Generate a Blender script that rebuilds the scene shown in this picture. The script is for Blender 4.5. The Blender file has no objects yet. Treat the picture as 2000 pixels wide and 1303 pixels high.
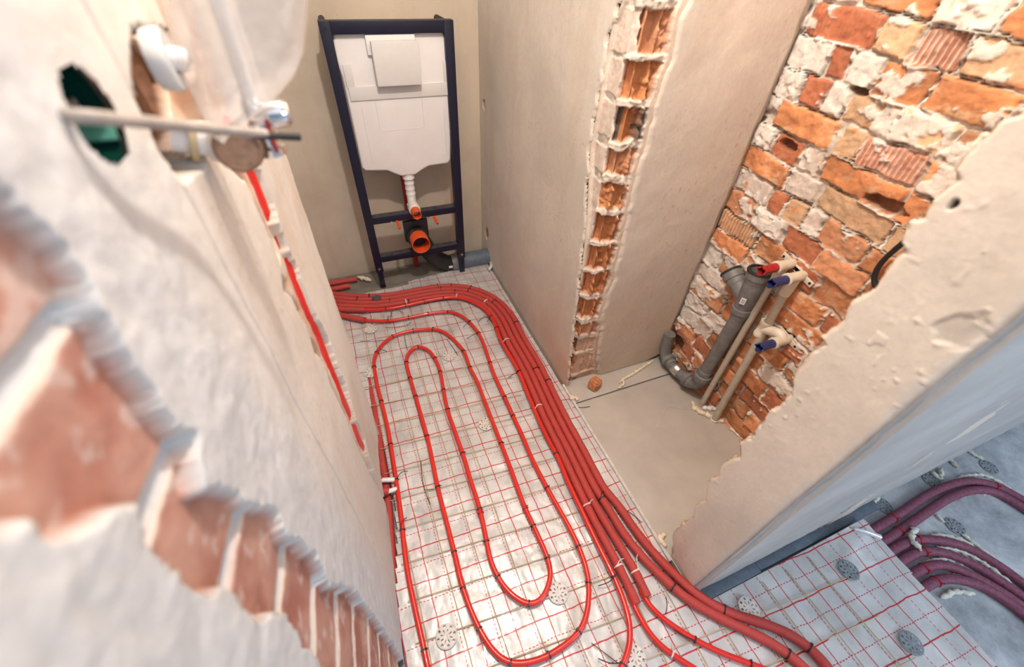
import bpy, bmesh, math, random
import numpy as np
from mathutils import Vector, Matrix
random.seed(7)
SC = bpy.context.scene
COL = SC.collection
# ------------------------------------------------------------------ camera
W_PX, H_PX, F_PX = 2000.0, 1303.0, 798.2
CAM_Z = 1.40
def _rot(r, t, y):
    cy, sy, ct, st, cr, sr = math.cos(y), math.sin(y), math.cos(t), math.sin(t), math.cos(r), math.sin(r)
    Rz = np.array([[cy, -sy, 0], [sy, cy, 0], [0, 0, 1]])
    Rx = np.array([[1, 0, 0], [0, ct, -st], [0, st, ct]])
    Rr = np.array([[cr, -sr, 0], [sr, cr, 0], [0, 0, 1]])
    return Rz @ Rx @ Rr
CM = _rot(0.0510399856, 0.805706039, -0.411364537)
CO = np.array([0, 0, CAM_Z])
cd = bpy.data.cameras.new('camera')
cam = bpy.data.objects.new('camera', cd)
COL.objects.link(cam)
cam.matrix_world = Matrix.Translation((0, 0, CAM_Z)) @ Matrix([[float(v) for v in row] for row in CM]).to_4x4()
cd.sensor_width = 36.0
cd.lens = F_PX / W_PX * 36.0
cd.clip_start = 0.01
cd.dof.use_dof = True
cd.dof.focus_distance = 1.55
cd.dof.aperture_fstop = 2.2
SC.camera = cam
SC.view_settings.view_transform = 'Standard'
SC.view_settings.look = 'None'
SC.view_settings.gamma = 1
SC.view_settings.exposure = 0.0
SC.view_settings.use_curve_mapping = False
# ------------------------------------------------------------------ light
wd = bpy.data.worlds.new('world')
SC.world = wd
wd.use_nodes = True
wd.node_tree.nodes['Background'].inputs[0].default_value = (0.66, 0.80, 1.0, 1)
wd.node_tree.nodes['Background'].inputs[1].default_value = 0.5
def area(name, loc, target, size, energy, color, size_y=None):
    l = bpy.data.lights.new(name, 'AREA')
    l.energy = energy; l.color = color; l.size = size
    if size_y: l.shape = 'RECTANGLE'; l.size_y = size_y
    o = bpy.data.objects.new(name, l); COL.objects.link(o)
    o.location = loc
    o.rotation_euler = (Vector(target) - Vector(loc)).to_track_quat('-Z', 'Y').to_euler()
    return o
def bulb(name, loc, energy, color, r):
    l = bpy.data.lights.new(name, 'POINT')
    l.energy = energy; l.color = color; l.shadow_soft_size = r
    o = bpy.data.objects.new(name, l); COL.objects.link(o); o.location = loc
bulb('room_bulb', (0.28, 0.64, 2.24), 68, (1.0, 0.925, 0.865), 0.035)
area('room_fill', (0.3, -1.1, 2.35), (0.4, 0.9, 0.1), 1.6, 6, (1.0, 0.96, 0.93))  # added soft fill from above and behind the camera, no real source there
area('window_daylight', (2.2, -2.2, 1.7), (0.7, -0.1, 0.0), 1.2, 42, (0.72, 0.85, 1.0), 1.4)

# ------------------------------------------------------------------ pixel -> world helpers (points land on real planes)
def ray(u, v):
    d = CM @ np.array([u - W_PX / 2, -(v - H_PX / 2), -F_PX])
    return d / np.linalg.norm(d)
def _hit(u, v, p0, n):
    d = ray(u, v); t = ((np.array(p0) - CO) @ np.array(n)) / (d @ np.array(n))
    return Vector((CO + d * t).tolist())
def P(u, v, z=0.0): return _hit(u, v, (0, 0, z), (0, 0, 1))
def onX(u, v, x): return _hit(u, v, (x, 0, 0), (1, 0, 0))
def onY(u, v, y): return _hit(u, v, (0, y, 0), (0, 1, 0))
LT = 0.062
def onL(u, v, off=0.0):
    # left wall plane, slightly out of square
    return _hit(u, v, (-0.158 + off, 0.2, 0), (1, -LT, 0))
def xL(y): return -0.158 + LT * (y - 0.2)

# ------------------------------------------------------------------ noise
def _hash(ix, iy, s):
    n = (ix * 374761393 + iy * 668265263 + s * 974711) & 0xFFFFFFFF
    n = ((n ^ (n >> 13)) * 1274126177) & 0xFFFFFFFF
    n = n ^ (n >> 16)
    return (n & 0xFFFF) / 65535.0
def vn(x, y, s=0):
    x = np.asarray(x, float); y = np.asarray(y, float)
    ix = np.floor(x).astype(np.int64); iy = np.floor(y).astype(np.int64)
    fx = x - ix; fy = y - iy
    fx = fx * fx * (3 - 2 * fx); fy = fy * fy * (3 - 2 * fy)
    a = _hash(ix, iy, s); b = _hash(ix + 1, iy, s); c = _hash(ix, iy + 1, s); d = _hash(ix + 1, iy + 1, s)
    return (a * (1 - fx) + b * fx) * (1 - fy) + (c * (1 - fx) + d * fx) * fy
def fbm(x, y, s=0, o=4):
    r = 0; a = 0.5; t = 0
    for i in range(o):
        r = r + a * vn(x, y, s + i * 17); t += a; a *= 0.55; x = x * 2.03; y = y * 2.03
    return r / t
def ss(a, b, x):
    t = np.clip((x - a) / (b - a), 0, 1); return t * t * (3 - 2 * t)
def mixc(c1, c2, m): return c1 * (1 - m[..., None]) + c2 * m[..., None]

# ------------------------------------------------------------------ tags
def tag(o, label=None, cat=None, group=None, kind=None):
    if label: o['label'] = label
    if cat: o['category'] = cat
    if group: o['group'] = group
    if kind: o['kind'] = kind
    return o
def struct(o): o['kind'] = 'structure'; return o
def empty(name, loc, label, cat, group=None):
    o = bpy.data.objects.new(name, None); COL.objects.link(o); o.location = loc
    o.empty_display_size = 0.02
    tag(o, label, cat, group)
    bpy.context.view_layer.update()
    return o
def link(name, me, mat, parent=None, smooth=True):
    o = bpy.data.objects.new(name, me); COL.objects.link(o)
    if mat is not None: me.materials.append(mat)
    if smooth:
        me.polygons.foreach_set('use_smooth', [True] * len(me.polygons))
    if parent is not None:
        o.parent = parent
        r = parent
        while r.parent is not None: r = r.parent
        off = r.location.copy()
        if parent.type == 'EMPTY' or parent is r:
            o.matrix_parent_inverse = Matrix.Translation(-r.location) if parent is r else Matrix.Identity(4)
    return o

# ------------------------------------------------------------------ materials
def newmat(name):
    m = bpy.data.materials.new(name); m.use_nodes = True
    nt = m.node_tree; b = nt.nodes['Principled BSDF']
    return m, nt, b
def N(nt, t, **k):
    n = nt.nodes.new(t)
    for a, v in k.items():
        if a == 'op': n.operation = v
        elif a == 'ins':
            for i, x in v.items(): n.inputs[i].default_value = x
        else: setattr(n, a, v)
    return n
def L(nt, a, b): nt.links.new(a, b)
def coords(nt, scale=1.0):
    g = N(nt, 'ShaderNodeTexCoord'); return g.outputs['Object']
def noise(nt, vec, scale, detail=4, rough=0.6):
    n = N(nt, 'ShaderNodeTexNoise'); n.inputs['Scale'].default_value = scale
    n.inputs['Detail'].default_value = detail; n.inputs['Roughness'].default_value = rough
    L(nt, vec, n.inputs['Vector']); return n.outputs['Fac']
def ramp(nt, fac, stops):
    r = N(nt, 'ShaderNodeValToRGB'); e = r.color_ramp.elements
    e[0].position, e[0].color = stops[0][0], (*stops[0][1], 1)
    e[1].position, e[1].color = stops[-1][0], (*stops[-1][1], 1)
    for p, c in stops[1:-1]:
        q = e.new(p); q.color = (*c, 1)
    L(nt, fac, r.inputs[0]); return r.outputs[0]
def bump(nt, b, h, strength, dist):
    n = N(nt, 'ShaderNodeBump'); n.inputs['Strength'].default_value = strength
    n.inputs['Distance'].default_value = dist
    L(nt, h, n.inputs['Height']); L(nt, n.outputs[0], b.inputs['Normal'])
def mixcol(nt, fac, a, b, blend='MIX'):
    m = N(nt, 'ShaderNodeMix', data_type='RGBA', blend_type=blend)
    if hasattr(fac, 'links'): L(nt, fac, m.inputs[0])
    else: m.inputs[0].default_value = fac
    for i, x in ((6, a), (7, b)):
        if hasattr(x, 'links'): L(nt, x, m.inputs[i])
        else: m.inputs[i].default_value = (*x, 1)
    return m.outputs[2]
def math_(nt, op, a, b=None, c=None):
    n = N(nt, 'ShaderNodeMath', op=op)
    for i, x in enumerate((a, b, c)):
        if x is None: continue
        if hasattr(x, 'links'): L(nt, x, n.inputs[i])
        else: n.inputs[i].default_value = x
    return n.outputs[0]

def plain(name, col, rough=0.5, metal=0.0, nscale=60, namt=0.12, bstr=0.0, bscale=200, coat=0, trans=0):
    m, nt, b = newmat(name)
    c = coords(nt); f = noise(nt, c, nscale)
    d = tuple(x * (1 - namt) for x in col); l = tuple(min(1, x * (1 + namt)) for x in col)
    L(nt, ramp(nt, f, [(0.3, d), (0.7, l)]), b.inputs['Base Color'])
    b.inputs['Roughness'].default_value = rough; b.inputs['Metallic'].default_value = metal
    b.inputs['Coat Weight'].default_value = coat
    if trans: b.inputs['Transmission Weight'].default_value = trans
    if bstr: bump(nt, b, noise(nt, c, bscale), bstr, 0.002)
    return m
def plaster(name, c1, c2, stain, stain_amt=0.5, bstr=0.35):
    m, nt, b = newmat(name)
    c = coords(nt)
    f = noise(nt, c, 2.6, 5, 0.62)
    base = ramp(nt, f, [(0.30, c2), (0.5, c1), (0.75, tuple(min(1, x * 1.06) for x in c1))])
    mp = N(nt, 'ShaderNodeMapping'); mp.inputs['Scale'].default_value = (9, 9, 1.2); L(nt, c, mp.inputs[0])
    st = noise(nt, mp.outputs[0], 1.6, 4, 0.6)
    base = mixcol(nt, math_(nt, 'MULTIPLY', ramp(nt, st, [(0.55, (0, 0, 0)), (0.8, (1, 1, 1))]), stain_amt), base, stain)
    sp = noise(nt, c, 95, 3, 0.5)
    base = mixcol(nt, math_(nt, 'MULTIPLY', ramp(nt, sp, [(0.70, (0, 0, 0)), (0.78, (1, 1, 1))]), 0.55), base, (0.33, 0.22, 0.15))
    L(nt, base, b.inputs['Base Color'])
    b.inputs['Roughness'].default_value = 0.88
    h = math_(nt, 'ADD', noise(nt, c, 34, 6, 0.65), math_(nt, 'MULTIPLY', noise(nt, c, 6, 3), 1.6))
    bump(nt, b, h, bstr, 0.006)
    return m
def vcol(name, bstr=0.6, rough=0.92, fine=0.25):
    m, nt, b = newmat(name)
    a = N(nt, 'ShaderNodeAttribute', attribute_name='Col')
    c = coords(nt); f = noise(nt, c, 130, 5, 0.7); g = noise(nt, c, 38, 5, 0.7)
    v = math_(nt, 'ADD', math_(nt, 'MULTIPLY', f, 0.5), math_(nt, 'MULTIPLY', g, 0.5))
    s = math_(nt, 'ADD', math_(nt, 'MULTIPLY', math_(nt, 'SUBTRACT', v, 0.5), fine * 4), 1.0)
    vm = N(nt, 'ShaderNodeVectorMath', operation='SCALE'); L(nt, a.outputs['Color'], vm.inputs[0]); L(nt, s, vm.inputs['Scale'])
    L(nt, vm.outputs[0], b.inputs['Base Color'])
    b.inputs['Roughness'].default_value = rough
    bump(nt, b, v, bstr, 0.004)
    return m
M = {}
M['plaster'] = plaster('plaster_beige', (0.66, 0.585, 0.495), (0.58, 0.50, 0.41), (0.50, 0.39, 0.29))
M['plaster_back'] = plaster('plaster_ochre', (0.58, 0.49, 0.38), (0.50, 0.41, 0.31), (0.45, 0.35, 0.24))
M['rough'] = vcol('masonry')
M['wallcol'] = vcol('plaster_chased', bstr=0.35, rough=0.88, fine=0.10)
M['tube'] = plain('red_tube', (0.66, 0.022, 0.014), 0.28, 0, 500, 0.18, coat=0.3)
M['jacket'] = plain('red_foam_jacket', (0.46, 0.050, 0.042), 0.62, 0, 420, 0.28, 0.5, 500)
M['jacket_purple'] = plain('purple_foam_jacket', (0.21, 0.055, 0.10), 0.55, 0, 120, 0.35, 0.5, 500)
M['black'] = plain('black_plastic', (0.012, 0.012, 0.013), 0.45)
M['white_tie'] = plain('white_nylon', (0.72, 0.66, 0.6), 0.4)
M['red_tie'] = plain('red_nylon', (0.42, 0.008, 0.012), 0.35)
M['navy'] = plain('navy_powder_coat', (0.004, 0.004, 0.020), 0.42, 0, 30, 0.25)
M['navy_dust'] = plain('dusty_navy', (0.055, 0.05, 0.06), 0.8, 0, 40, 0.6)
M['white'] = plain('white_plastic', (0.80, 0.76, 0.74), 0.38, 0, 8, 0.04)
M['offwhite'] = plain('offwhite_plastic', (0.68, 0.65, 0.62), 0.45, 0, 8, 0.05)
M['orange'] = plain('orange_plastic', (0.78, 0.10, 0.022), 0.4, 0, 30, 0.08)
M['steel'] = plain('zinc_steel', (0.6, 0.6, 0.6), 0.35, 1.0)
M['chrome'] = plain('chrome', (0.8, 0.8, 0.82), 0.08, 1.0)
M['pvc'] = plain('grey_pvc', (0.17, 0.165, 0.16), 0.5, 0, 50, 0.22)
M['pvc_blue'] = plain('blue_grey_pvc', (0.12, 0.15, 0.19), 0.4, 0, 50, 0.2)
M['rubber'] = plain('black_rubber', (0.018, 0.017, 0.017), 0.6)
M['beige_pipe'] = plain('beige_pipe', (0.47, 0.41, 0.33), 0.5, 0, 60, 0.12)
M['beige_fit'] = plain('beige_fitting', (0.68, 0.61, 0.50), 0.42, 0, 40, 0.08)
M['cap_red'] = plain('red_cap', (0.36, 0.018, 0.018), 0.42)
M['cap_blue'] = plain('blue_cap', (0.022, 0.035, 0.13), 0.42)
M['foam'] = plain('expanding_foam', (0.78, 0.66, 0.50), 0.8, 0, 90, 0.22, 0.8, 90)
M['foam_cold'] = plain('whitish_foam', (0.66, 0.66, 0.58), 0.8, 0, 90, 0.2, 0.8, 90)
M['board'] = plain('grey_board', (0.46, 0.42, 0.375), 0.55, 0, 7, 0.10, 0.15, 60)
M['strip'] = plain('white_edge_strip', (0.62, 0.58, 0.54), 0.7, 0, 60, 0.2)
M['disc'] = plain('white_disc', (0.66, 0.62, 0.57), 0.5, 0, 60, 0.12)
M['disc_dark'] = plain('dark_disc', (0.08, 0.075, 0.08), 0.6)
M['disc_grey'] = plain('dusty_disc', (0.22, 0.25, 0.28), 0.6, 0, 60, 0.25)
M['rod'] = plain('tan_fibre_rod', (0.50, 0.38, 0.20), 0.5)
M['chunk'] = plain('broken_brick', (0.55, 0.22, 0.10), 0.9, 0, 60, 0.35, 0.9, 80)
M['sheath'] = plain('cable_sheath', (0.36, 0.31, 0.27), 0.5, 0, 30, 0.2)
M['green'] = plain('green_plastic', (0.002, 0.030, 0.022), 0.25)
M['green_light'] = plain('pale_green_plastic', (0.10, 0.30, 0.22), 0.35)
M['brown'] = plain('brown_cap', (0.24, 0.135, 0.085), 0.6, 0, 80, 0.35)
M['paper'] = plain('paper', (0.8, 0.8, 0.78), 0.6)
# concrete screed
m, nt, b = newmat('concrete'); c = coords(nt)
f = noise(nt, c, 5, 8, 0.72)
L(nt, ramp(nt, f, [(0.3, (0.20, 0.22, 0.24)), (0.5, (0.42, 0.45, 0.48)), (0.7, (0.66, 0.68, 0.70))]), b.inputs['Base Color'])
b.inputs['Roughness'].default_value = 0.75
bump(nt, b, noise(nt, c, 40, 8, 0.7), 0.6, 0.006); M['concrete'] = m
# foil with printed grid
m, nt, b = newmat('foil_printed'); c = coords(nt)
sx = N(nt, 'ShaderNodeSeparateXYZ'); L(nt, c, sx.inputs[0])
wob = math_(nt, 'MULTIPLY', math_(nt, 'SUBTRACT', noise(nt, c, 14, 3), 0.5), 0.010)
wob2 = math_(nt, 'MULTIPLY', math_(nt, 'SUBTRACT', noise(nt, c, 11, 3), 0.5), 0.013)
X = math_(nt, 'ADD', math_(nt, 'SUBTRACT', sx.outputs[0], 0.0505), wob)
Y0 = math_(nt, 'ADD', sx.outputs[1], math_(nt, 'MULTIPLY', sx.outputs[0], 0.05))
Y = math_(nt, 'ADD', math_(nt, 'SUBTRACT', Y0, 0.718), wob2)
def line(v, shift, w):
    fr = math_(nt, 'FRACT', math_(nt, 'ADD', math_(nt, 'DIVIDE', math_(nt, 'ADD', v, 5.0 + shift), 0.1), 0.5))
    d = math_(nt, 'MULTIPLY', math_(nt, 'ABSOLUTE', math_(nt, 'SUBTRACT', fr, 0.5)), 0.1)
    return math_(nt, 'LESS_THAN', d, w)
def dash(v): return math_(nt, 'LESS_THAN', math_(nt, 'FRACT', math_(nt, 'DIVIDE', math_(nt, 'ADD', v, 5.0), 0.0111)), 0.62)
lines = math_(nt, 'MAXIMUM', line(X, 0, 0.0015), line(Y, 0, 0.0018))
lines = math_(nt, 'MAXIMUM', lines, math_(nt, 'MULTIPLY', line(X, 0.05, 0.0011), dash(Y)))
lines = math_(nt, 'MAXIMUM', lines, math_(nt, 'MULTIPLY', line(Y, 0.05, 0.0012), dash(X)))
fo = noise(nt, c, 9, 6, 0.6)
base = ramp(nt, fo, [(0.3, (0.44, 0.435, 0.43)), (0.7, (0.70, 0.70, 0.695))])
L(nt, mixcol(nt, lines, base, (0.50, 0.02, 0.03)), b.inputs['Base Color'])
L(nt, math_(nt, 'MULTIPLY', math_(nt, 'SUBTRACT', 1.0, lines), 0.16), b.inputs['Metallic'])
b.inputs['Roughness'].default_value = 0.38
b.inputs['Coat Weight'].default_value = 0.22; b.inputs['Coat Roughness'].default_value = 0.08
mp = N(nt, 'ShaderNodeMapping'); mp.inputs['Scale'].default_value = (1.0, 0.35, 1); mp.inputs['Rotation'].default_value = (0, 0, 0.5); L(nt, c, mp.inputs[0])
h = math_(nt, 'ADD', noise(nt, mp.outputs[0], 15, 2, 0.45), math_(nt, 'MULTIPLY', noise(nt, c, 45, 2, 0.5), 0.12))
bump(nt, b, h, 0.75, 0.014)
M['foil'] = m
# translucent plastic bag
m, nt, b = newmat('plastic_bag')
b.inputs['Base Color'].default_value = (0.80, 0.74, 0.69, 1); b.inputs['Roughness'].default_value = 0.35
b.inputs['Alpha'].default_value = 0.42
c = coords(nt); bump(nt, b, noise(nt, c, 30, 4, 0.6), 0.7, 0.01); M['bag'] = m

# ------------------------------------------------------------------ mesh helpers
class MB:
    def __init__(s): s.bm = bmesh.new()
    def box(s, c, size, rot=None, bev=0.0):
        b2 = bmesh.new(); bmesh.ops.create_cube(b2, size=1.0)
        bmesh.ops.scale(b2, vec=size, verts=b2.verts)
        if bev: bmesh.ops.bevel(b2, geom=b2.edges[:], offset=bev, segments=2, affect='EDGES', profile=0.6)
        if rot is not None: bmesh.ops.rotate(b2, verts=b2.verts, matrix=rot)
        bmesh.ops.translate(b2, verts=b2.verts, vec=c); s.add(b2); return s
    def add(s, b2):
        me = bpy.data.meshes.new('t'); b2.to_mesh(me); b2.free(); s.bm.from_mesh(me); bpy.data.meshes.remove(me)
    def box2(s, a, b, bev=0.0):
        a = Vector(a); b = Vector(b)
        return s.box((a + b) / 2, [abs(x) for x in (b - a)], None, bev)
    def lathe(s, p0, p1, prof, n=28, cap=True):
        """profile of (t along axis 0..1 in metres, radius) from p0 towards p1"""
        p0 = Vector(p0); ax = (Vector(p1) - p0).normalized()
        q = ax.to_track_quat('Z', 'Y').to_matrix()
        rings = []
        for t, r in prof:
            rings.append([s.bm.verts.new(p0 + q @ Vector((r * math.cos(2 * math.pi * i / n), r * math.sin(2 * math.pi * i / n), t))) for i in range(n)])
        for a, b in zip(rings, rings[1:]):
            for i in range(n): s.bm.faces.new((a[i], a[(i + 1) % n], b[(i + 1) % n], b[i]))
        if cap: s.bm.faces.new(rings[0][::-1]); s.bm.faces.new(rings[-1])
        return s
    def cyl(s, p0, p1, r, n=20):
        d = (Vector(p1) - Vector(p0)).length
        return s.lathe(p0, p1, [(0, r), (d, r)], n)
    def tube(s, pts, r, n=12, caps=True, rf=None):
        pts = [Vector(p) for p in pts]
        T = [(pts[min(i + 1, len(pts) - 1)] - pts[max(i - 1, 0)]).normalized() for i in range(len(pts))]
        up = Vector((0, 0, 1)) if abs(T[0].z) < 0.9 else Vector((0, 1, 0))
        nrm = (up - T[0] * up.dot(T[0])).normalized(); rings = []
        for i, p in enumerate(pts):
            nrm = (nrm - T[i] * nrm.dot(T[i])).normalized(); bi = T[i].cross(nrm)
            rr = r if rf is None else rf(i, len(pts))
            ring = []
            for k in range(n):
                a = 2 * math.pi * k / n
                q = rr if not callable(rr) else rr(a)
                ring.append(s.bm.verts.new(p + (nrm * math.cos(a) + bi * math.sin(a)) * q))
            rings.append(ring)
        for a, b in zip(rings, rings[1:]):
            for i in range(n): s.bm.faces.new((a[i], a[(i + 1) % n], b[(i + 1) % n], b[i]))
        if caps: s.bm.faces.new(rings[0][::-1]); s.bm.faces.new(rings[-1])
        return s
    def build(s, name, mat, parent=None, smooth=True, angle=None):
        bmesh.ops.recalc_face_normals(s.bm, faces=s.bm.faces)
        me = bpy.data.meshes.new(name); s.bm.to_mesh(me); s.bm.free()
        o = link(name, me, mat, parent, smooth)
        if smooth:
            try: me.set_sharp_from_angle(angle=math.radians(angle or 40))
            except Exception: pass
        return o
def spline(pts, step=0.012):
    pts = [Vector(p) for p in pts]; out = []
    for i in range(len(pts) - 1):
        p0 = pts[max(i - 1, 0)]; p1 = pts[i]; p2 = pts[i + 1]; p3 = pts[min(i + 2, len(pts) - 1)]
        n = max(2, int((p2 - p1).length / step))
        for k in range(n):
            t = k / n
            out.append(0.5 * ((2 * p1) + (p2 - p0) * t + (2 * p0 - 5 * p1 + 4 * p2 - p3) * t * t + (3 * p1 - p0 - 3 * p2 + p3) * t ** 3))
    out.append(pts[-1]); return out
def smooth_path(pts, it=6):
    pts = [p.copy() for p in pts]
    for _ in range(it):
        q = [p.copy() for p in pts]
        for i in range(1, len(pts) - 1): q[i] = pts[i] * 0.5 + (pts[i - 1] + pts[i + 1]) * 0.25
        pts = q
    return pts
def poly_slab(name, outline, nrm, thick, mat, parent=None, jag=0.0, bev=0.0):
    """closed outline of points in a plane, given a thickness against nrm"""
    bm = bmesh.new(); nrm = Vector(nrm).normalized()
    vs = [bm.verts.new(p) for p in outline]; f = bm.faces.new(vs)
    r = bmesh.ops.extrude_face_region(bm, geom=[f])
    ev = [g for g in r['geom'] if isinstance(g, bmesh.types.BMVert)]
    for v in ev:
        v.co = v.co - nrm * thick
        if jag: v.co += Vector((random.uniform(-jag, jag) * (1 - abs(nrm.x)), random.uniform(-jag, jag) * (1 - abs(nrm.y)), random.uniform(-jag, jag) * (1 - abs(nrm.z))))
    bmesh.ops.triangulate(bm, faces=[g for g in bm.faces if len(g.verts) > 4])
    bmesh.ops.recalc_face_normals(bm, faces=bm.faces)
    me = bpy.data.meshes.new(name); bm.to_mesh(me); bm.free()
    return link(name, me, mat, parent, False)
def grid_wall(name, o, du, dv, nrm, U, V, step, hf, mat, keep=None, parent=None, edge=0.0):
    """a dense relief: hf(u, v) -> (height, colour)"""
    nu = int((U[1] - U[0]) / step) + 1; nv = int((V[1] - V[0]) / step) + 1
    u = np.linspace(U[0], U[1], nu); v = np.linspace(V[0], V[1], nv)
    uu, vv = np.meshgrid(u, v, indexing='ij')
    h, colr = hf(uu, vv)
    o, du, dv, nrm = [np.array(a, float) for a in (o, du, dv, nrm)]
    co = o + uu[..., None] * du + vv[..., None] * dv + h[..., None] * nrm
    idx = np.arange(nu * nv).reshape(nu, nv)
    q = np.stack([idx[:-1, :-1], idx[1:, :-1], idx[1:, 1:], idx[:-1, 1:]], -1).reshape(-1, 4)
    if np.cross(du, dv) @ nrm < 0: q = q[:, ::-1]
    if keep is not None:
        kk = keep(uu, vv); kf = kk[:-1, :-1] & kk[1:, :-1] & kk[1:, 1:] & kk[:-1, 1:]
        q = q[kf.reshape(-1)]
    me = bpy.data.meshes.new(name)
    me.vertices.add(nu * nv); me.vertices.foreach_set('co', co.reshape(-1))
    me.loops.add(len(q) * 4); me.loops.foreach_set('vertex_index', q.reshape(-1).astype(np.int32))
    me.polygons.add(len(q)); me.polygons.foreach_set('loop_start', (np.arange(len(q)) * 4).astype(np.int32))
    me.update(calc_edges=True)
    if colr is not None:
        at = me.color_attributes.new('Col', 'FLOAT_COLOR', 'POINT')
        rgba = np.ones((nu * nv, 4), np.float32); rgba[:, :3] = colr.reshape(-1, 3)
        at.data.foreach_set('color', rgba.reshape(-1))
    return link(name, me, mat, parent, True)

ORANGE = np.array([0.56, 0.225, 0.095]); RED = np.array([0.40, 0.12, 0.065]); PALE = np.array([0.64, 0.44, 0.27])
MORTAR = np.array([0.58, 0.50, 0.415]); WHITE = np.array([0.72, 0.66, 0.59]); DARK = np.array([0.05, 0.03, 0.025])
PLAST = np.array([0.66, 0.595, 0.52]); PLAST_G = np.array([0.60, 0.585, 0.56])

# ================================================================== STRUCTURE
X1, Y2, XB, YB = 0.682, 0.949, 1.225, 2.10        # wall plane beside the corridor, niche back, brick wall, far wall
HT = 2.5
struct(MB().box2((-1.3, -2.6, -0.12), (3.2, 2.3, -0.035)).build('floor', M['concrete'], smooth=False))
struct(MB().box2((-1.3, 0.0, HT), (1.6, 2.3, HT + 0.1)).build('ceiling', M['plaster'], smooth=False))
struct(MB().box2((-1.2, YB, -0.035), (X1 + 0.02, YB + 0.15, HT)).build('wall_back', M['plaster_back'], smooth=False))
struct(MB().box2((-1.3, 0.97, -0.035), (-1.15, YB + 0.15, HT)).build('wall_far_left', M['plaster_back'], smooth=False))

# chipped plaster face beside the corridor (plane x = X1), open corner of hollow bricks
edge_l = [(1215, 0), (1195, 45), (1180, 110), (1165, 210), (1150, 290), (1145, 400), (1140, 470), (1130, 560), (1120, 640), (1108, 760)]
EL = sorted([(onX(u, v, X1).z, onX(u, v, X1).y) for u, v in edge_l])
edge_r = [(1345, 0), (1334, 25), (1309, 129), (1282, 215), (1260, 295), (1240, 368), (1228, 428), (1212, 490), (1201, 544), (1188, 580), (1180, 606), (1174, 654), (1168, 689), (1172, 735)]
ER = sorted([(onY(u, v, Y2).z, onY(u, v, Y2).x) for u, v in edge_r])
def interp(tab, z): return np.interp(z, [a for a, b in tab], [b for a, b in tab])
def plaster_col(u, v, s, base=PLAST, warm=0.5):
    n = fbm(u * 3, v * 3, s); c = mixc(base * 0.93, base * 1.05, ss(0.35, 0.65, n))
    n2 = ss(0.55, 0.75, fbm(u * 12, v * 2.2, s + 5)) * 0.25
    c = mixc(c, base * np.array([0.86, 0.76, 0.66]), n2)
    sp = ss(0.80, 0.86, vn(u * 170, v * 170, s + 9)) * ss(0.5, 0.75, fbm(u * 6, v * 6, s + 3))
    return mixc(c, np.array([0.46, 0.33, 0.24]), sp * 0.45)
def w1(u, v):       # u = y, v = z ; relief positive towards -x
    c = plaster_col(u, v, 3); h = (fbm(u * 8, v * 8, 2) - 0.5) * 0.004
    e = interp(EL, v) + (fbm(u * 0 + 3, v * 30, 8) - 0.5) * 0.03 + (fbm(u * 60, v * 60, 12, 3) - 0.5) * 0.010
    d = u - e
    rim = ss(0.012, 0.0, d)
    c = mixc(c, np.array([0.66, 0.55, 0.43]), rim * 0.8); h = h - rim * 0.008
    # uneven pinkish tone low on the wall
    low = ss(0.55, 0.05, v) * ss(1.35, 1.0, u) * fbm(u * 5, v * 4, 40)
    c = mixc(c, np.array([0.62, 0.42, 0.29]), np.clip(low * 1.1, 0, 0.75))
    # gouges
    for (gu, gv, ru, rv) in CH1:
        r = np.sqrt(((u - gu) / ru) ** 2 + ((v - gv) / rv) ** 2) + (fbm(u * 50, v * 50, 31, 3) - 0.5) * 1.1
        m_ = ss(1.0, 0.8, r); c = mixc(c, np.array([0.45, 0.20, 0.11]), m_); h = h - m_ * 0.012
        c = mixc(c, DARK, ss(0.10, 0.0, np.abs(r - 0.75)) * 0.7)
    return h, c
g1 = onX(945, 205, X1); g2 = onX(950, 455, X1)
CH1 = [(g1.y, g1.z, 0.018, 0.022), (g2.y, g2.z, 0.03, 0.045)]
struct(grid_wall('wall_right_corridor', (X1, 0, 0), (0, 1, 0), (0, 0, 1), (-1, 0, 0), (0.93, YB + 0.01), (-0.035, 1.75), 0.0045, w1, M['wallcol'],
      keep=lambda u, v: u > interp(EL, v) + (fbm(u * 0 + 3, v * 30, 8) - 0.5) * 0.03 + (fbm(u * 60, v * 60, 12, 3) - 0.5) * 0.010))
struct(MB().box2((X1 + 0.016, 1.02, -0.035), (X1 + 0.3, YB + 0.15, HT)).build('wall_right_core', M['plaster'], smooth=False))
def w2(u, v):       # u = x, v = z, relief towards -y
    c = plaster_col(u, v, 23); h = (fbm(u * 8, v * 8, 22) - 0.5) * 0.005
    e = e2(u, v); d = u - e
    rim = ss(0.022, 0.0, d); c = mixc(c, np.array([0.74, 0.65, 0.54]), ss(0.02, 0.010, d) * 0.8); h = h - rim * 0.008
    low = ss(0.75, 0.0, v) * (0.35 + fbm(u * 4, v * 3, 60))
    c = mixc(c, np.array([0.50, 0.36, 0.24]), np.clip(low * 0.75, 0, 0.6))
    sp = ss(0.90, 0.94, vn(u * 110, v * 80, 71)) * ss(0.45, 0.6, fbm(u * 5, v * 5, 72))
    c = mixc(c, np.array([0.48, 0.25, 0.14]), sp * 0.6)
    # the plaster curls away a little at the foot and along the brick corner
    h = h - ss(0.03, 0.0, XB - u - 0.015 - 0.012 * (fbm(u * 0, v * 18, 77))) * 0.02
    return h, c
def e2(u, v): return interp(ER, v) - 0.010 + (fbm(u * 0 + 7, v * 28, 28) - 0.5) * 0.02 + (fbm(u * 60, v * 60, 29, 3) - 0.5) * 0.008
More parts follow.
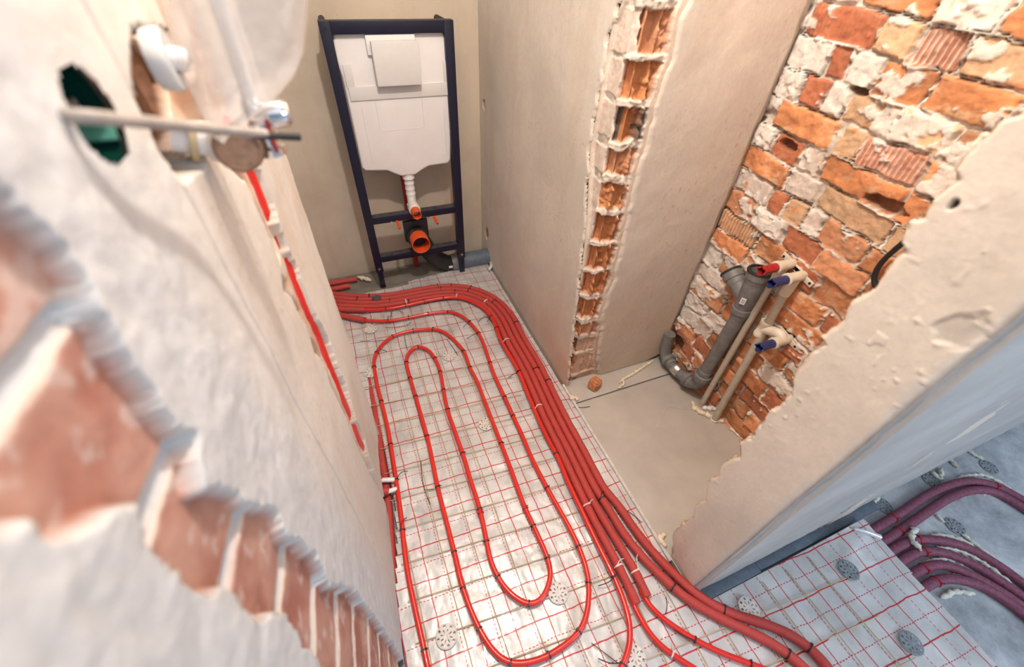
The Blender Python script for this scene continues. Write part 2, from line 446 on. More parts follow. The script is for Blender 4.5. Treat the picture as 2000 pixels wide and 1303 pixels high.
struct(grid_wall('wall_niche_back', (0, Y2, 0), (1, 0, 0), (0, 0, 1), (0, -1, 0), (0.72, XB - 0.012), (0.008, 1.75), 0.0045, w2, M['wallcol'],
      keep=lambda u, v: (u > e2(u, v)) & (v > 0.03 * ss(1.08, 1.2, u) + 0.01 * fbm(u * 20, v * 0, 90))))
struct(MB().box2((X1 + 0.06, Y2 + 0.060, -0.035), (XB + 0.2, 1.2, HT)).build('wall_niche_core', M['plaster'], smooth=False))
# hollow brick column at the open corner: face towards the niche (B) and towards the corridor (A)
beds = sorted([onY(u, v, Y2).z for u, v in [(1290, 12), (1275, 118), (1245, 207), (1225, 287), (1205, 357), (1190, 421), (1186, 482), (1173, 536), (1161, 586), (1154, 628), (1148, 662), (1138, 696), (1135, 735)]])
beds = [-0.03] + beds + [beds[-1] + 0.11, beds[-1] + 0.22, beds[-1] + 0.33]
def bedmask(v, u, s):
    m_ = np.zeros_like(v)
    for i, b_ in enumerate(beds):
        wv = 0.0125 + 0.004 * math.sin(i * 5.1)
        d = np.abs(v - b_ - (fbm(u * 14, v * 0 + i * 3.3, s) - 0.5) * 0.030)
        m_ = np.maximum(m_, ss(wv, wv * 0.62, d + (fbm(u * 60, v * 60, s + 4, 3) - 0.5) * 0.012))
    return m_
def band_id(v): return np.searchsorted(np.array(beds), v)
CP = np.array([(X1 + 0.011, 1.10), (X1 + 0.011, Y2 + 0.042), (X1 + 0.030, Y2 + 0.014), (0.93, Y2 + 0.014)])
CL = np.concatenate([[0], np.cumsum(np.hypot(*np.diff(CP, axis=0).T))]); CA = np.array([math.pi, math.pi, 1.32 * math.pi, 1.5 * math.pi, 1.5 * math.pi])
def column():
    step = 0.0026; S_ = np.arange(0, CL[-1], step); V_ = np.arange(-0.02, 1.75, step)
    s_, v = np.meshgrid(S_, V_, indexing='ij')
    px_ = np.interp(s_, CL, CP[:, 0]); py_ = np.interp(s_, CL, CP[:, 1])
    an = np.interp(s_, [0, CL[1] - 0.01, CL[1] + 0.01, CL[2] - 0.004, CL[2] + 0.012, CL[-1]], [math.pi, math.pi, 1.3 * math.pi, 1.34 * math.pi, 1.5 * math.pi, 1.5 * math.pi])
    nx, ny = np.cos(an), np.sin(an); t = s_ - CL[1]; bid = band_id(v); nb = len(beds)
    n = fbm(s_ * 24, v * 24, 51); nf = fbm(s_ * 80, v * 80, 52, 3)
    c = mixc(np.array([0.50, 0.19, 0.072]), np.array([0.62, 0.27, 0.115]), ss(0.3, 0.7, n))
    c = mixc(c, np.array([0.58, 0.31, 0.19]), (_hash(bid, bid * 11 + 4, 3) > 0.6) * 0.5 + 0 * n)
    ph = (t + 0.016 * _hash(bid, bid * 3 + 1, 5)) / 0.043 + (fbm(s_ * 0, v * 16, 57) - 0.5) * 0.12
    fr = ph - np.floor(ph); dd = np.minimum(fr, 1 - fr)
    rib = ss(0.11, 0.05, dd + (fbm(s_ * 30, v * 22, 61, 3) - 0.5) * 0.10)
    broken = ss(0.56, 0.60, fbm(s_ * 24 + bid * 4.7, v * 14, 66, 3)); edgeb = ss(0.045, 0.02, np.abs(px_ - e2(px_, v))) * (py_ < Y2 + 0.02)
    broken = np.maximum(broken, edgeb * ss(0.35, 0.5, fbm(s_ * 60, v * 40, 58)))
    h = -0.024 + rib * 0.018 + broken * 0.014 * (0.6 + nf) + (nf - 0.5) * 0.003
    c = mixc(c, np.array([0.42, 0.14, 0.055]), broken * 0.35 * (nf > 0.5))
    dark_marks = (bid == nb - 6) * np.maximum(ss(0.016, 0.010, np.abs(t - 0.012)), edgeb); c = mixc(c, np.array([0.07, 0.065, 0.055]) * (0.4 + 1.6 * nf)[..., None], dark_marks * 0.92)  # near-black marks on one brick band
    sk = -0.004 + 0.022 * (_hash(bid, bid * 7 + 2, 6) - 0.5) + 0.035 * (bid >= nb - 4) + (fbm(s_ * 0, v * 28, 68) - 0.5) * 0.022
    skin = ss(sk + 0.002, sk - 0.002, t)
    c = mixc(c, np.array([0.70, 0.60, 0.51]) * (0.9 + 0.2 * n)[..., None], skin * 0.95); c = mixc(c, np.array([0.55, 0.30, 0.18]), skin * ss(0.62, 0.72, nf) * 0.4)
    h = h * (1 - skin) + skin * (-0.003 + (n - 0.5) * 0.004)
    bm_ = bedmask(v, s_, 41)
    c = mixc(c, np.array([0.68, 0.60, 0.51]) * (0.8 + 0.35 * nf)[..., None], bm_)
    hb_ = -0.001 - 0.004 * (t < 0) + (fbm(s_ * 50, v * 50, 45) - 0.5) * 0.012 * (t > -0.02) + 0.004 * (t > 0)
    h = h * (1 - bm_) + bm_ * hb_
    edge = ss(0.014, 0.006, e2(px_, v) - px_) * (py_ < Y2 + 0.02); h = h * (1 - edge) + 0.0085 * edge; c = mixc(c, np.array([0.70, 0.60, 0.49]), edge * 0.85)
    el = ss(0.012, 0.003, np.abs(py_ - interp(EL, v))) * (t < 0); h = h * (1 - el) + 0.0055 * el; c = mixc(c, np.array([0.66, 0.56, 0.45]), el)
    low = ss(0.40, 0.2, v) * ss(0.38, 0.55, fbm(s_ * 10, v * 7, 47)); c = mixc(c, np.array([0.60, 0.44, 0.32]), low * 0.75); h = h * (1 - low * 0.7)
    co = np.stack([px_ + nx * h, py_ + ny * h, v], -1); nu, nv = s_.shape
    idx = np.arange(nu * nv).reshape(nu, nv); q_ = np.stack([idx[:-1, :-1], idx[:-1, 1:], idx[1:, 1:], idx[1:, :-1]], -1).reshape(-1, 4)
    kk = (px_ < e2(px_, v) + 0.018); kf = (kk[:-1, :-1] & kk[1:, 1:]).reshape(-1); q_ = q_[kf]
    me = bpy.data.meshes.new('trim_1'); me.vertices.add(nu * nv); me.vertices.foreach_set('co', co.reshape(-1))
    me.loops.add(len(q_) * 4); me.loops.foreach_set('vertex_index', q_.reshape(-1).astype(np.int32))
    me.polygons.add(len(q_)); me.polygons.foreach_set('loop_start', (np.arange(len(q_)) * 4).astype(np.int32)); me.update(calc_edges=True)
    at = me.color_attributes.new('Col', 'FLOAT_COLOR', 'POINT'); rgba = np.ones((nu * nv, 4), np.float32); rgba[:, :3] = c.reshape(-1, 3); at.data.foreach_set('color', rgba.reshape(-1))
    return link('trim_1', me, M['rough'])
struct(column())

# brick wall of the niche (plane x = XB)
TYP = {}
def row(k, *bs): TYP[k] = bs
row(18, (.98, .85, 'w'), (.84, .68, 'o'), (.67, .56, 'w'), (.55, .40, 'o'))
row(17, (.957, .767, 's'), (.76, .68, 'p'), (.67, .58, 't'), (.57, .45, 'p'), (.44, .3, 'o'))
row(16, (.97, .86, 'w'), (.85, .80, 'r'), (.79, .72, 'w'), (.71, .60, 'o'), (.592, .45, 'o'), (.44, .25, 'd'))
row(15, (.97, .90, 'w'), (.89, .82, 'r'), (.81, .75, 'w'), (.74, .62, 'p'), (.61, .50, 'p'), (.49, .3, 'd'))
row(14, (.927, .735, 'o'), (.715, .66, 'p'), (.655, .51, 't'), (.50, .25, 'o'))
row(13, (.97, .90, 'w'), (.89, .80, 'r'), (.79, .73, 'w'), (.717, .51, 'o'), (.50, .25, 'o'))
row(12, (.975, .81, 'o'), (.80, .70, 'w'), (.687, .49, 'p'), (.48, .25, 'p'))
row(11, (.975, .83, 'w'), (.82, .77, 'r'), (.76, .70, 'p'), (.69, .645, 'w'), (.637, .51, 'm'), (.50, .25, 'o'))
row(10, (.975, .85, 'm'), (.84, .735, 'w'), (.722, .60, 'r'), (.595, .46, 'm'), (.45, .25, 'd'))
row(9, (.97, .80, 'k'), (.79, .695, 'o'), (.687, .565, 'r'), (.555, .45, 'o'), (.44, .2, 'o'))
row(8, (.966, .81, 'o'), (.80, .71, 'm'), (.70, .655, 'w'), (.645, .50, 'o'), (.49, .25, 'r'))
row(7, (.97, .90, 'w'), (.89, .77, 'o'), (.76, .63, 'o'), (.62, .46, 'o'), (.45, .2, 'o'))
row(6, (.97, .79, 'm'), (.78, .65, 'o'), (.64, .54, 'm'), (.53, .40, 'r'))
row(5, (.97, .80, 'm'), (.79, .66, 'o'), (.65, .50, 'o'), (.49, .3, 'o'))
row(4, (.97, .85, 'w'), (.84, .72, 'w'), (.71, .56, 'o'), (.55, .40, 'm'))
row(3, (.97, .80, 'w'), (.79, .66, 'd'), (.65, .50, 'o'), (.49, .3, 'r'))
row(2, (.97, .85, 'm'), (.84, .72, 's'), (.71, .57, 'o'), (.56, .42, 'r'))
row(1, (.97, .82, 'r'), (.81, .66, 'm'), (.65, .50, 'o'), (.49, .3, 'o'))
row(0, (.97, .80, 'o'), (.79, .62, 'r'), (.61, .45, 'o'), (.44, .3, 'm'))
def brickwall(u, v):
    uw = u + (fbm(u * 7, v * 7, 101) - 0.5) * 0.020 + (fbm(u * 45, v * 45, 102, 3) - 0.5) * 0.010
    vw = v + (fbm(u * 6, v * 6, 103) - 0.5) * 0.024 + (fbm(u * 45, v * 45, 104, 3) - 0.5) * 0.011 + (0.72 - u) * 0.045
    k = np.round((vw - 0.06) / 0.0715).astype(int); dz = np.abs(vw - 0.06 - k * 0.0715)
    d = np.full(u.shape, -1.0); ty = np.full(u.shape, 'o'); bid = np.zeros(u.shape, int)
    for kk in range(k.min(), k.max() + 1):
        bs = TYP.get(kk)
        if bs is None:
            o_ = 0.12 * (kk % 2) + 0.05 * math.sin(kk * 3); bs = [(0.98 + o_ - .245 * j, 0.98 + o_ - .245 * j - .233, random.choice('oorpmwt')) for j in range(6)]
        for j, (a, b_, t_) in enumerate(bs):
            m_ = (k == kk) & (uw <= a + .002) & (uw >= b_ - .002)
            dd = np.minimum(np.minimum(a + .002 - uw, uw - b_ + .002) , 0.0338 - dz)
            d[m_] = dd[m_]; ty[m_] = t_; bid[m_] = kk * 31 + j * 7 + 3
    n1 = fbm(u * 16, v * 20, 111); n2 = fbm(u * 55, v * 55, 112); n3 = fbm(u * 26, v * 34, 113)
    br = _hash(bid, bid * 5 + 1, 9)
    c = mixc(ORANGE * 0.80, ORANGE * 1.22, ss(0.3, 0.7, n1)); c = mixc(c, PALE, ss(0.55, 0.75, n3) * 0.55)
    for t_, cc, am in (('p', PALE, .8), ('r', RED, .7), ('d', np.array([0.30, 0.15, 0.08]), .75), ('s', RED, .7), ('t', np.array([0.48, 0.20, 0.12]), .8), ('k', PALE * 0.9, .6), ('m', np.array([0.52, 0.25, 0.14]), .6), ('w', WHITE, .82)):
        mm = (ty == t_) * am * ss(0.22, 0.42, n3 + br * 0.2); c = mixc(c, cc * (0.86 + 0.28 * n2[..., None]), mm)
    c = c * (0.82 + 0.36 * br)[..., None]
    # white mortar / plaster smears left on the bricks
    th = np.where(ty == 'w', 0.42, np.where(ty == 'm', 0.50, np.where(ty == 'p', 0.60, 0.64)))
    sm = ss(th, th + 0.035, fbm(u * 11, v * 15, 121) * 0.75 + n2 * 0.25 + 0.03 + (fbm(u * 4, v * 4.5, 122, 2) - 0.5) * 0.34)
    c = mixc(c, WHITE * (0.88 + 0.2 * n2[..., None]), sm * 0.88)
    face = ss(-0.0010, 0.0055, d)
    cm_ = mixc(MORTAR * 0.92, WHITE, ss(0.4, 0.6, fbm(u * 14, v * 14, 131)))
    c = mixc(cm_, c, ss(0.0, 0.002, d))
    h = face * (0.006 + 0.012 * br) + (n1 - 0.5) * 0.010 * face + (n2 - 0.5) * 0.007 + sm * 0.004
    # mortar pushed out in places, deep dark gaps in others
    mo = 1 - face; lump = ss(0.48, 0.62, fbm(u * 12, v * 22, 133)); h = h + mo * lump * 0.016
    gap = ss(0.0018, 0.0, np.abs(d - 0.001)) * ss(0.50, 0.62, fbm(u * 9, v * 9, 135)) ; h = h - gap * 0.010; c = mixc(c, DARK, gap * 0.85)
    # scored ribs on some bricks
    ribs = 0.5 + 0.5 * np.sin(u * 2 * math.pi / 0.0125 + n1 * 3)
    rb = np.isin(ty, ['s', 't', 'k']) * face; h = h - rb * (1 - ribs) * 0.006 * (1 + 1.3 * (ty == 'k'))
    c = mixc(c, c * 0.45, (ty == 'k') * face * ss(0.5, 0.1, ribs)); c = mixc(c, WHITE, (ty == 't') * face * ss(0.4, 0.1, ribs) * 0.6)
    # chiselled hollows
    for (a, b_, ra, rb_) in ((0.535, 0.965, 0.06, 0.018), (0.745, 1.165, 0.03, 0.010), (0.85, 1.00, 0.03, 0.014), (0.56, 0.50, 0.04, 0.02), (0.93, 0.12, 0.05, 0.05)):
        r = ((u - a) / ra) ** 2 + ((v - b_) / rb_) ** 2 + (n2 - 0.5) * 1.2
        m_ = ss(1.0, 0.6, r); h = h - m_ * 0.03; c = mixc(c, np.array([0.20, 0.09, 0.05]), m_ * 0.85)
    return h, c
struct(grid_wall('wall_right', (XB, 0, 0), (0, 1, 0), (0, 0, 1), (-1, 0, 0), (0.10, 0.985), (-0.035, 1.80), 0.0030, brickwall, M['rough']))
struct(MB().box2((XB + 0.03, 0.1, -0.035), (XB + 0.15, 1.0, HT)).build('wall_right_outer', M['plaster'], smooth=False))

# left wall beside the camera: brick band, plaster, chase with a red pipe, far plaster strip
lc = [(440, 300), (452, 328), (481, 355), (494, 383), (504, 410), (517, 438), (530, 466), (542, 493), (552, 521), (555, 549), (556, 562), (570, 576), (581, 604), (597, 632), (606, 657), (611, 675), (614, 684), (624, 694), (634, 712), (641, 730), (646, 749), (654, 767), (663, 786), (672, 804), (680, 822), (690, 846), (701, 875), (714, 903), (726, 930), (742, 955)]
LC = sorted([(onL(u, v).z, onL(u, v).y) for u, v in lc])
rc = [(485, 290), (497, 328), (509, 355), (520, 383), (530, 410), (537, 438), (550, 466), (560, 493), (575, 521), (584, 549), (595, 576), (606, 604), (617, 628), (624, 638), (634, 657), (641, 675), (648, 694), (654, 712), (661, 730), (670, 749), (676, 767), (682, 786), (687, 804), (692, 822), (703, 841), (710, 859), (717, 884), (730, 919)]
RC = sorted([(onL(u, v).z, onL(u, v).y) for u, v in rc])
ne = [(0, 350), (60, 430), (130, 500), (180, 600), (230, 650), (290, 740), (330, 800), (345, 835), (385, 850), (395, 905), (400, 960), (470, 960), (490, 990), (540, 1000), (560, 1050), (590, 1060), (620, 1090), (645, 1140), (690, 1150), (730, 1200), (760, 1240), (790, 1290)]
NE = sorted([(onL(u, v).z, onL(u, v).y) for u, v in ne])
nn = [(0, 1010), (60, 990), (140, 1050), (210, 1000), (270, 980), (300, 1070), (340, 1110), (400, 1160), (450, 1150), (480, 1200), (520, 1210), (560, 1200), (590, 1260), (640, 1303)]
NN = sorted([(onL(u, v).z, onL(u, v).y) for u, v in nn])
HOLE = onL(190, 228); REC = [onL(u, v) for u, v in [(262, 60), (330, 60), (395, 120), (408, 240), (400, 330), (350, 352), (318, 305), (285, 235), (262, 160)]]
def inpoly(u, v, poly):
    r = np.zeros(u.shape, bool); n = len(poly)
    for i in range(n):
        a, b_ = poly[i], poly[(i + 1) % n]
        cnd = ((a[1] > v) != (b_[1] > v)) & (u < (b_[0] - a[0]) * (v - a[1]) / (b_[1] - a[1] + 1e-12) + a[0])
        r ^= cnd
    return r
RECP = [(p.y, p.z) for p in REC]
HR = 0.030
def leftw(u, v):
    j = (fbm(u * 30, v * 30, 201) - 0.5) * 0.016 + (fbm(u * 80, v * 80, 202, 3) - 0.5) * 0.005
    n1 = fbm(u * 16, v * 16, 203); n2 = fbm(u * 50, v * 50, 204)
    a = interp(NN, v) + j * 1.2; b_ = interp(NE, v) + j * 1.2; c1 = interp(LC, v) - 0.005 + j * 0.10; c2 = interp(RC, v) + j * 0.3
    band = (u > a) & (u < b_); chase = (u > c1) & (u < c2)
    # bricks of the near band, 12 cm courses
    vw = v + j * 0.5 + 0.002
    joint = np.abs(((vw - 1.118) / 0.121 + 0.5) % 1.0 - 0.5) * 0.121
    bc = mixc(np.array([0.34, 0.13, 0.09]), np.array([0.46, 0.25, 0.185]), ss(0.3, 0.7, n1)); bc = mixc(bc, np.array([0.6, 0.5, 0.45]), ss(0.62, 0.7, n2) * 0.5)
    jm = ss(0.010, 0.006, joint); bc = mixc(bc, np.array([0.50, 0.51, 0.52]), jm); bc = mixc(bc, np.array([0.72, 0.62, 0.53]), ss(0.004, 0.0, np.abs(joint - 0.010)) * 0.8)
    pc = plaster_col(u, v, 205)
    g = ss(0.50, 0.30, u + (n1 - 0.5) * 0.1); pc = mixc(pc, np.array([0.56, 0.555, 0.545]) * (0.85 + 0.25 * n2)[..., None], g)
    cc = mixc(np.array([0.58, 0.36, 0.24]), np.array([0.66, 0.52, 0.40]), ss(0.4, 0.6, n1)); cc = mixc(cc, WHITE * 0.9, ss(0.6, 0.66, n2) * 0.5)
    h = (fbm(u * 9, v * 9, 206) - 0.5) * 0.005 + (n2 - 0.5) * 0.004 * g + 0 * u
    hb = -0.016 + (n1 - 0.5) * 0.006 - jm * 0.006
    c = pc
    c = mixc(c, bc, band * 1.0); h = np.where(band, hb, h)
    c = mixc(c, cc, chase * 1.0); h = np.where(chase, -0.010 - 0.028 * ss(0.050, 0.042, u - c1) + (n1 - 0.5) * 0.006, h)
    # far strip bulges and rounds off
    far = ss(0.84, 0.96, u); h = h + np.where(u > c2, 0.006 * ss(0.1, 0.5, v), 0)
    c = mixc(c, np.array([0.60, 0.47, 0.36]), ss(0.45, 0.62, fbm(u * 8, v * 3, 209)) * (u > c2) * 0.45)
    # recess behind the valve
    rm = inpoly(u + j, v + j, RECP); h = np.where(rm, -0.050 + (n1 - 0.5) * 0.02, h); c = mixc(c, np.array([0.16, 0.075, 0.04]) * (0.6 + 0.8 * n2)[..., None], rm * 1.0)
    # long faint score line
    sl = np.abs(u - 0.445 - (v - 0.9) * 0.02); c = mixc(c, c * 0.72, ss(0.004, 0.0015, sl) * ss(0.3, 0.6, v)); h = h - ss(0.004, 0.001, sl) * 0.003
    return h, c
dl = Vector((LT, 1, 0)).normalized()
def lkeep(u, v):
    foot = (u > 0.66) & (v < 0.02 + 0.05 * ss(0.66, 0.74, u) * ss(1.0, 0.86, u) + 0.02 * fbm(u * 20, v * 0, 3))
    return (np.hypot(u - HOLE.y, v - HOLE.z) > HR - 0.0015) & ~foot & (u < 0.972 - 0.01 * fbm(u * 0, v * 15, 210) - 0.05 * ss(0.16, 0.03, v))
struct(grid_wall('wall_left', (xL(0), 0, 0), (LT, 1, 0), (0, 0, 1), (1, 0, 0), (-0.45, 0.985), (0.0, 1.75), 0.0032, leftw, M['wallcol'], keep=lkeep))
def pr(y, off): return (xL(y) + off, y)
for nm, (ya, yb) in {'wall_left_core': (-0.45, 0.36), 'wall_left_end': (0.435, 0.955)}.items():
    bm = bmesh.new(); off = -0.060
    ring = [(*pr(ya, off), 0.03), (*pr(yb, off), 0.03), (xL(yb) - 0.3, yb, 0.03), (xL(ya) - 0.3, ya, 0.03)]
    lo = [bm.verts.new(p) for p in ring]; hi = [bm.verts.new((p[0], p[1], HT)) for p in ring]
    bm.faces.new(lo[::-1]); bm.faces.new(hi)
    for i in range(4): bm.faces.new((lo[i], lo[(i + 1) % 4], hi[(i + 1) % 4], hi[i]))
    bmesh.ops.recalc_face_normals(bm, faces=bm.faces); me = bpy.data.meshes.new(nm); bm.to_mesh(me); bm.free()
    struct(link(nm, me, M['plaster'], None, False))
def leftend(u, v):
    return (fbm(u * 9, v * 9, 301) - 0.5) * 0.006, plaster_col(u, v, 302)
struct(grid_wall('wall_left_return', (xL(0.97), 0.962, 0), (-1, 0, 0), (0, 0, 1), (0, 1, 0), (-0.002, 0.35), (0.03, 1.75), 0.006, leftend, M['wallcol']))

# stub wall on the right with its torn edge
tn = [(2010, 190), (1985, 225), (1950, 232), (1925, 262), (1900, 280), (1880, 305), (1858, 330), (1862, 352), (1840, 372), (1815, 388), (1795, 425), (1770, 430), (1752, 470), (1762, 490), (1728, 520), (1700, 560), (1655, 592), (1640, 625), (1598, 655), (1605, 668), (1570, 695), (1545, 730), (1540, 765), (1520, 790), (1500, 800), (1480, 830), (1462, 855), (1440, 862), (1440, 890), (1405, 905), (1400, 925), (1378, 940), (1376, 975), (1355, 985), (1350, 1010), (1330, 1020), (1310, 1045), (1312, 1075), (1303, 1088)]
TN = sorted([(onX(u, v, X1).z, onX(u, v, X1).y) for u, v in tn])
def tear(u, v): return interp(TN, v) + (fbm(u * 60, v * 60, 401, 3) - 0.5) * 0.010
YS = 0.100
def stub(u, v):
    h = (fbm(u * 9, v * 9, 402) - 0.5) * 0.004; c = plaster_col(u, v, 403, base=np.array([0.68, 0.60, 0.51]))
    d = tear(u, v) - u; rim = ss(0.009, 0.0, d)
    c = mixc(c, np.array([0.62, 0.47, 0.33]), rim * 0.9); h = h - rim * 0.007 
    pit = ss(0.80, 0.9, vn(u * 90, v * 90, 404)) * ss(0.5, 0.7, fbm(u * 7, v * 7, 405)); h = h + pit * 0.0012
    # rounded arris towards the daylight side, with grey cement patches
    h = h - 0.010 * ss(0.018, 0.0, u - YS) ; g = ss(0.035, 0.012, u - YS + (fbm(u * 20, v * 20, 407) - 0.5) * 0.03); c = mixc(c, np.array([0.60, 0.585, 0.565]), g)
    gm = onX(1880, 650, X1); r = np.hypot((u - gm.y) / 0.03, (v - gm.z) / 0.04) + (fbm(u * 40, v * 40, 408) - 0.5) * 1.0; c = mixc(c, np.array([0.22, 0.20, 0.19]), ss(1.0, 0.1, r) * 0.35); h = h - ss(0.8, 0.5, r) * 0.003
    k = onX(1860, 400, X1); r = np.hypot((u - k.y) / 0.0045, (v - k.z) / 0.008); c = mixc(c, DARK, ss(1.0, 0.6, r)); h = h - ss(1.0, 0.6, r) * 0.01
    return h, c
struct(grid_wall('wall_stub_face', (X1, 0, 0), (0, 1, 0), (0, 0, 1), (-1, 0, 0), (YS - 0.002, 0.33), (0.004, 1.75), 0.0024, stub, M['wallcol'], keep=lambda u, v: u < tear(u, v)))
# broken thickness of the plaster along the tear
bm = bmesh.new(); prev = None
for i in range(500):
    z = 0.004 + i * 1.745 / 499; y = float(tear(np.array(float(interp(TN, z))), np.array(z))) - 0.002
    o_ = 0.004 * math.sin(i * 1.7) + 0.003 * math.sin(i * 0.61)
    a = bm.verts.new((X1 + 0.005, y, z)); b_ = bm.verts.new((X1 + 0.016, y - 0.003 + o_, z)); c_ = bm.verts.new((X1 + 0.03, y - 0.010 + o_, z))
    if prev: bm.faces.new((prev[0], a, b_, prev[1])); bm.faces.new((prev[1], b_, c_, prev[2]))
    prev = (a, b_, c_)
me = bpy.data.meshes.new('trim_3'); bm.to_mesh(me); bm.free(); struct(link('trim_3', me, plain('torn_plaster', (0.66, 0.50, 0.36), 0.95, 0, 80, 0.25, 0.8, 120)))
struct(MB().box2((X1 + 0.012, YS + 0.012, 0.012), (3.0, 0.205, HT)).build('wall_stub_core', M['plaster'], smooth=False))
def reveal(u, v):   # u = x
    h = (fbm(u * 9, v * 9, 422) - 0.5) * 0.004; n2 = fbm(u * 40, v * 40, 424)
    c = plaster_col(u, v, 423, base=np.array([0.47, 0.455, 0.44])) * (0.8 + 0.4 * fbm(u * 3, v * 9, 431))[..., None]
    h = h - 0.010 * ss(0.018, 0.0, u - X1)
    # long dark gash, roughly parallel to the floor
    gz = 0.135 + 0.012 * (fbm(u * 7, v * 0, 425) - 0.5) * 2
    gm = ss(0.006, 0.002, np.abs(v - gz) + (fbm(u * 60, v * 60, 426) - 0.5) * 0.006) * ss(0.80, 0.86, u) * ss(0.45, 0.60, fbm(u * 9, v * 2, 429) + 0.12)
    c = mixc(c, np.array([0.06, 0.05, 0.045]), gm * 0.9); h = h - gm * 0.006
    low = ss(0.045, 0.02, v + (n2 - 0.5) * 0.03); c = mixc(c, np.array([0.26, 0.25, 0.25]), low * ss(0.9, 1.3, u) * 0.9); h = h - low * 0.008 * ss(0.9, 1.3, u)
    hm = P(0, 0)
    r = np.hypot((u - 0.80) / 0.014, (v - 0.075) / 0.006); m_ = ss(1.0, 0.7, r + (n2 - 0.5)); c = mixc(c, DARK, m_); h = h - m_ * 0.012
    return h, c
struct(grid_wall('wall_stub_reveal', (0, YS, 0), (1, 0, 0), (0, 0, 1), (0, -1, 0), (X1 - 0.002, 3.0), (0.006, 1.75), 0.005, reveal, M['wallcol'], keep=lambda u, v: v > 0.006 + 0.01 * fbm(u * 25, v * 0, 427)))

# ================================================================== FLOOR COVERING
mat_r = [(1640, 1030), (1700, 1050), (1780, 1092), (1860, 1190), (1955, 1310)]
def matkeep(u, v):
    a = P(1722, 1054); b_ = P(1955, 1303)
    # right edge line
    xr = a.x + (b_.x - a.x) * (v - a.y) / (b_.y - a.y)
    left = np.where(v < 1.04, -0.108, -0.95) ; left = np.where((v < 0.70) & (v > 0.0), -0.108 - 0.045 * ss(0.70, 0.35, v), left); left = np.where(v <= 0.0, -0.153, left)
    k = (u > left) & (v < 1.97)
    fe = sorted([(P(*p).x, P(*p).y) for p in [(1392, 1156), (1450, 1130), (1504, 1104), (1546, 1076), (1593, 1050), (1640, 1036)]])
    k &= ~((v > np.minimum(0.072, np.interp(u, [a_[0] for a_ in fe], [a_[1] for a_ in fe]))) & (u > 0.672))
    k &= ~((v > 1.90) & (u < 0.20 + 0.03 * np.sin(u * 20))) & ~((v > 1.93 + (u - 0.2) * 0.1) & (u < 0.5))
    k &= (u < np.minimum(xr, 1.47))
    return k
def foilh(u, v):
    r = fbm(u * 10 + v * 4, v * 7, 501, 3); r2 = fbm(u * 26, v * 18, 502, 3)
    h = -0.001 + (r - 0.5) * 0.006 + (1 - np.abs(2 * r2 - 1)) * 0.0025 - 0.003
    # lifted, creased corner over the pipes on the right
    q = P(1655, 1040); rr = np.hypot(u - q.x, v - q.y); h = h + 0.030 * ss(0.16, 0.0, rr) * (0.6 + 0.8 * fbm(u * 18, v * 18, 503, 2))
    return h, None
foil = grid_wall('foil_mat', (0, 0, 0), (1, 0, 0), (0, 1, 0), (0, 0, 1), (-0.95, 1.6), (-0.8, 1.98), 0.007, foilh, M['foil'], keep=matkeep)
tag(foil, 'silver foil mat printed with a red grid, laid under the red heating tubes', 'floor mat')
ed = poly_slab('insulation_board', [P(*p, -0.009) for p in [(1360, 1162), (1640, 1070), (1700, 1085), (1770, 1140), (1862, 1206), (1966, 1320), (1700, 1700), (900, 1600), (792, 1310)]], (0, 0, 1), 0.024, M['strip'])
tag(ed, 'pale insulation board under the grid foil, its edge showing beside the concrete', 'board')
bd = MB().box2((-0.10, 0.10, -0.034), (0.668, 1.03, -0.009)).box2((-0.94, 1.03, -0.034), (0.668, 1.88, -0.009)).build('insulation_board', M['strip'], smooth=False)
tag(bd, 'pale insulation board beneath the foil between the left wall and the right wall', 'board')
# strip along the niche floor
es = MB().box2((0.668, 0.20, -0.034), (0.678, 0.955, 0.010), 0.001).build('edge_strip', M['strip'])
tag(es, 'thin pale edge strip between the pipe bundle and the niche floor', 'edge strip')
# niche boards
jl = P(1190, 768).y
b1 = MB().box2((0.680, 0.14, -0.034), (XB - 0.004, jl - 0.004, 0.004), 0.0015).build('floor_board', M['board'])
tag(b1, 'large smooth grey board covering the niche floor in front of the capped pipes', 'board')
b2 = MB().box2((0.682, jl + 0.002, -0.034), (XB - 0.004, Y2 + 0.02, 0.0045), 0.0015).build('floor_board', M['board'])
tag(b2, 'narrow grey board strip at the foot of the plastered niche back wall', 'board')
b3 = MB().box2((-0.94, 1.885, -0.034), (0.672, 2.095, -0.010), 0.001).box2((0.10, 1.93, -0.0099), (0.30, 2.06, -0.006), 0.001).build('floor_board', plain('dark_board', (0.20, 0.185, 0.16), 0.6, 0, 12, 0.25), smooth=False)
tag(b3, 'dark grey board piece under the blue toilet frame by the far wall', 'board')

# tan reinforcement net laid on the foil
net = MB(); 
for i in range(-2, 15):
    x = 0.0105 + 0.0995 * i
    y1 = 1.72 if x < 0.66 else 0.07
    if x > 1.2: continue
    y0 = -0.75 if x > -0.12 else 1.1
    pts = [Vector((x + 0.002 * math.sin(y * 9 + i), y, 0.0035 + 0.0015 * math.sin(y * 13 + i))) for y in np.arange(y0, y1, 0.04)]
    net.tube(pts, 0.0014, 6)
for k in range(-4, 16):
    y = 0.798 - 0.1055 * k
    if y > 1.75: continue
    xa = -0.118 if y < 1.0 else -0.4
    xb = 0.52 if y > 0.15 else 1.18
    pts = [Vector((x, y - 0.085 * x, 0.0050 + 0.0012 * math.sin(x * 15 + k))) for x in np.arange(xa, xb, 0.04)]
    net.tube(pts, 0.0014, 6)
tag(net.build('reinforcement_net', M['rod']), 'tan wire net lying over the silver foil under the red tubes', 'net')

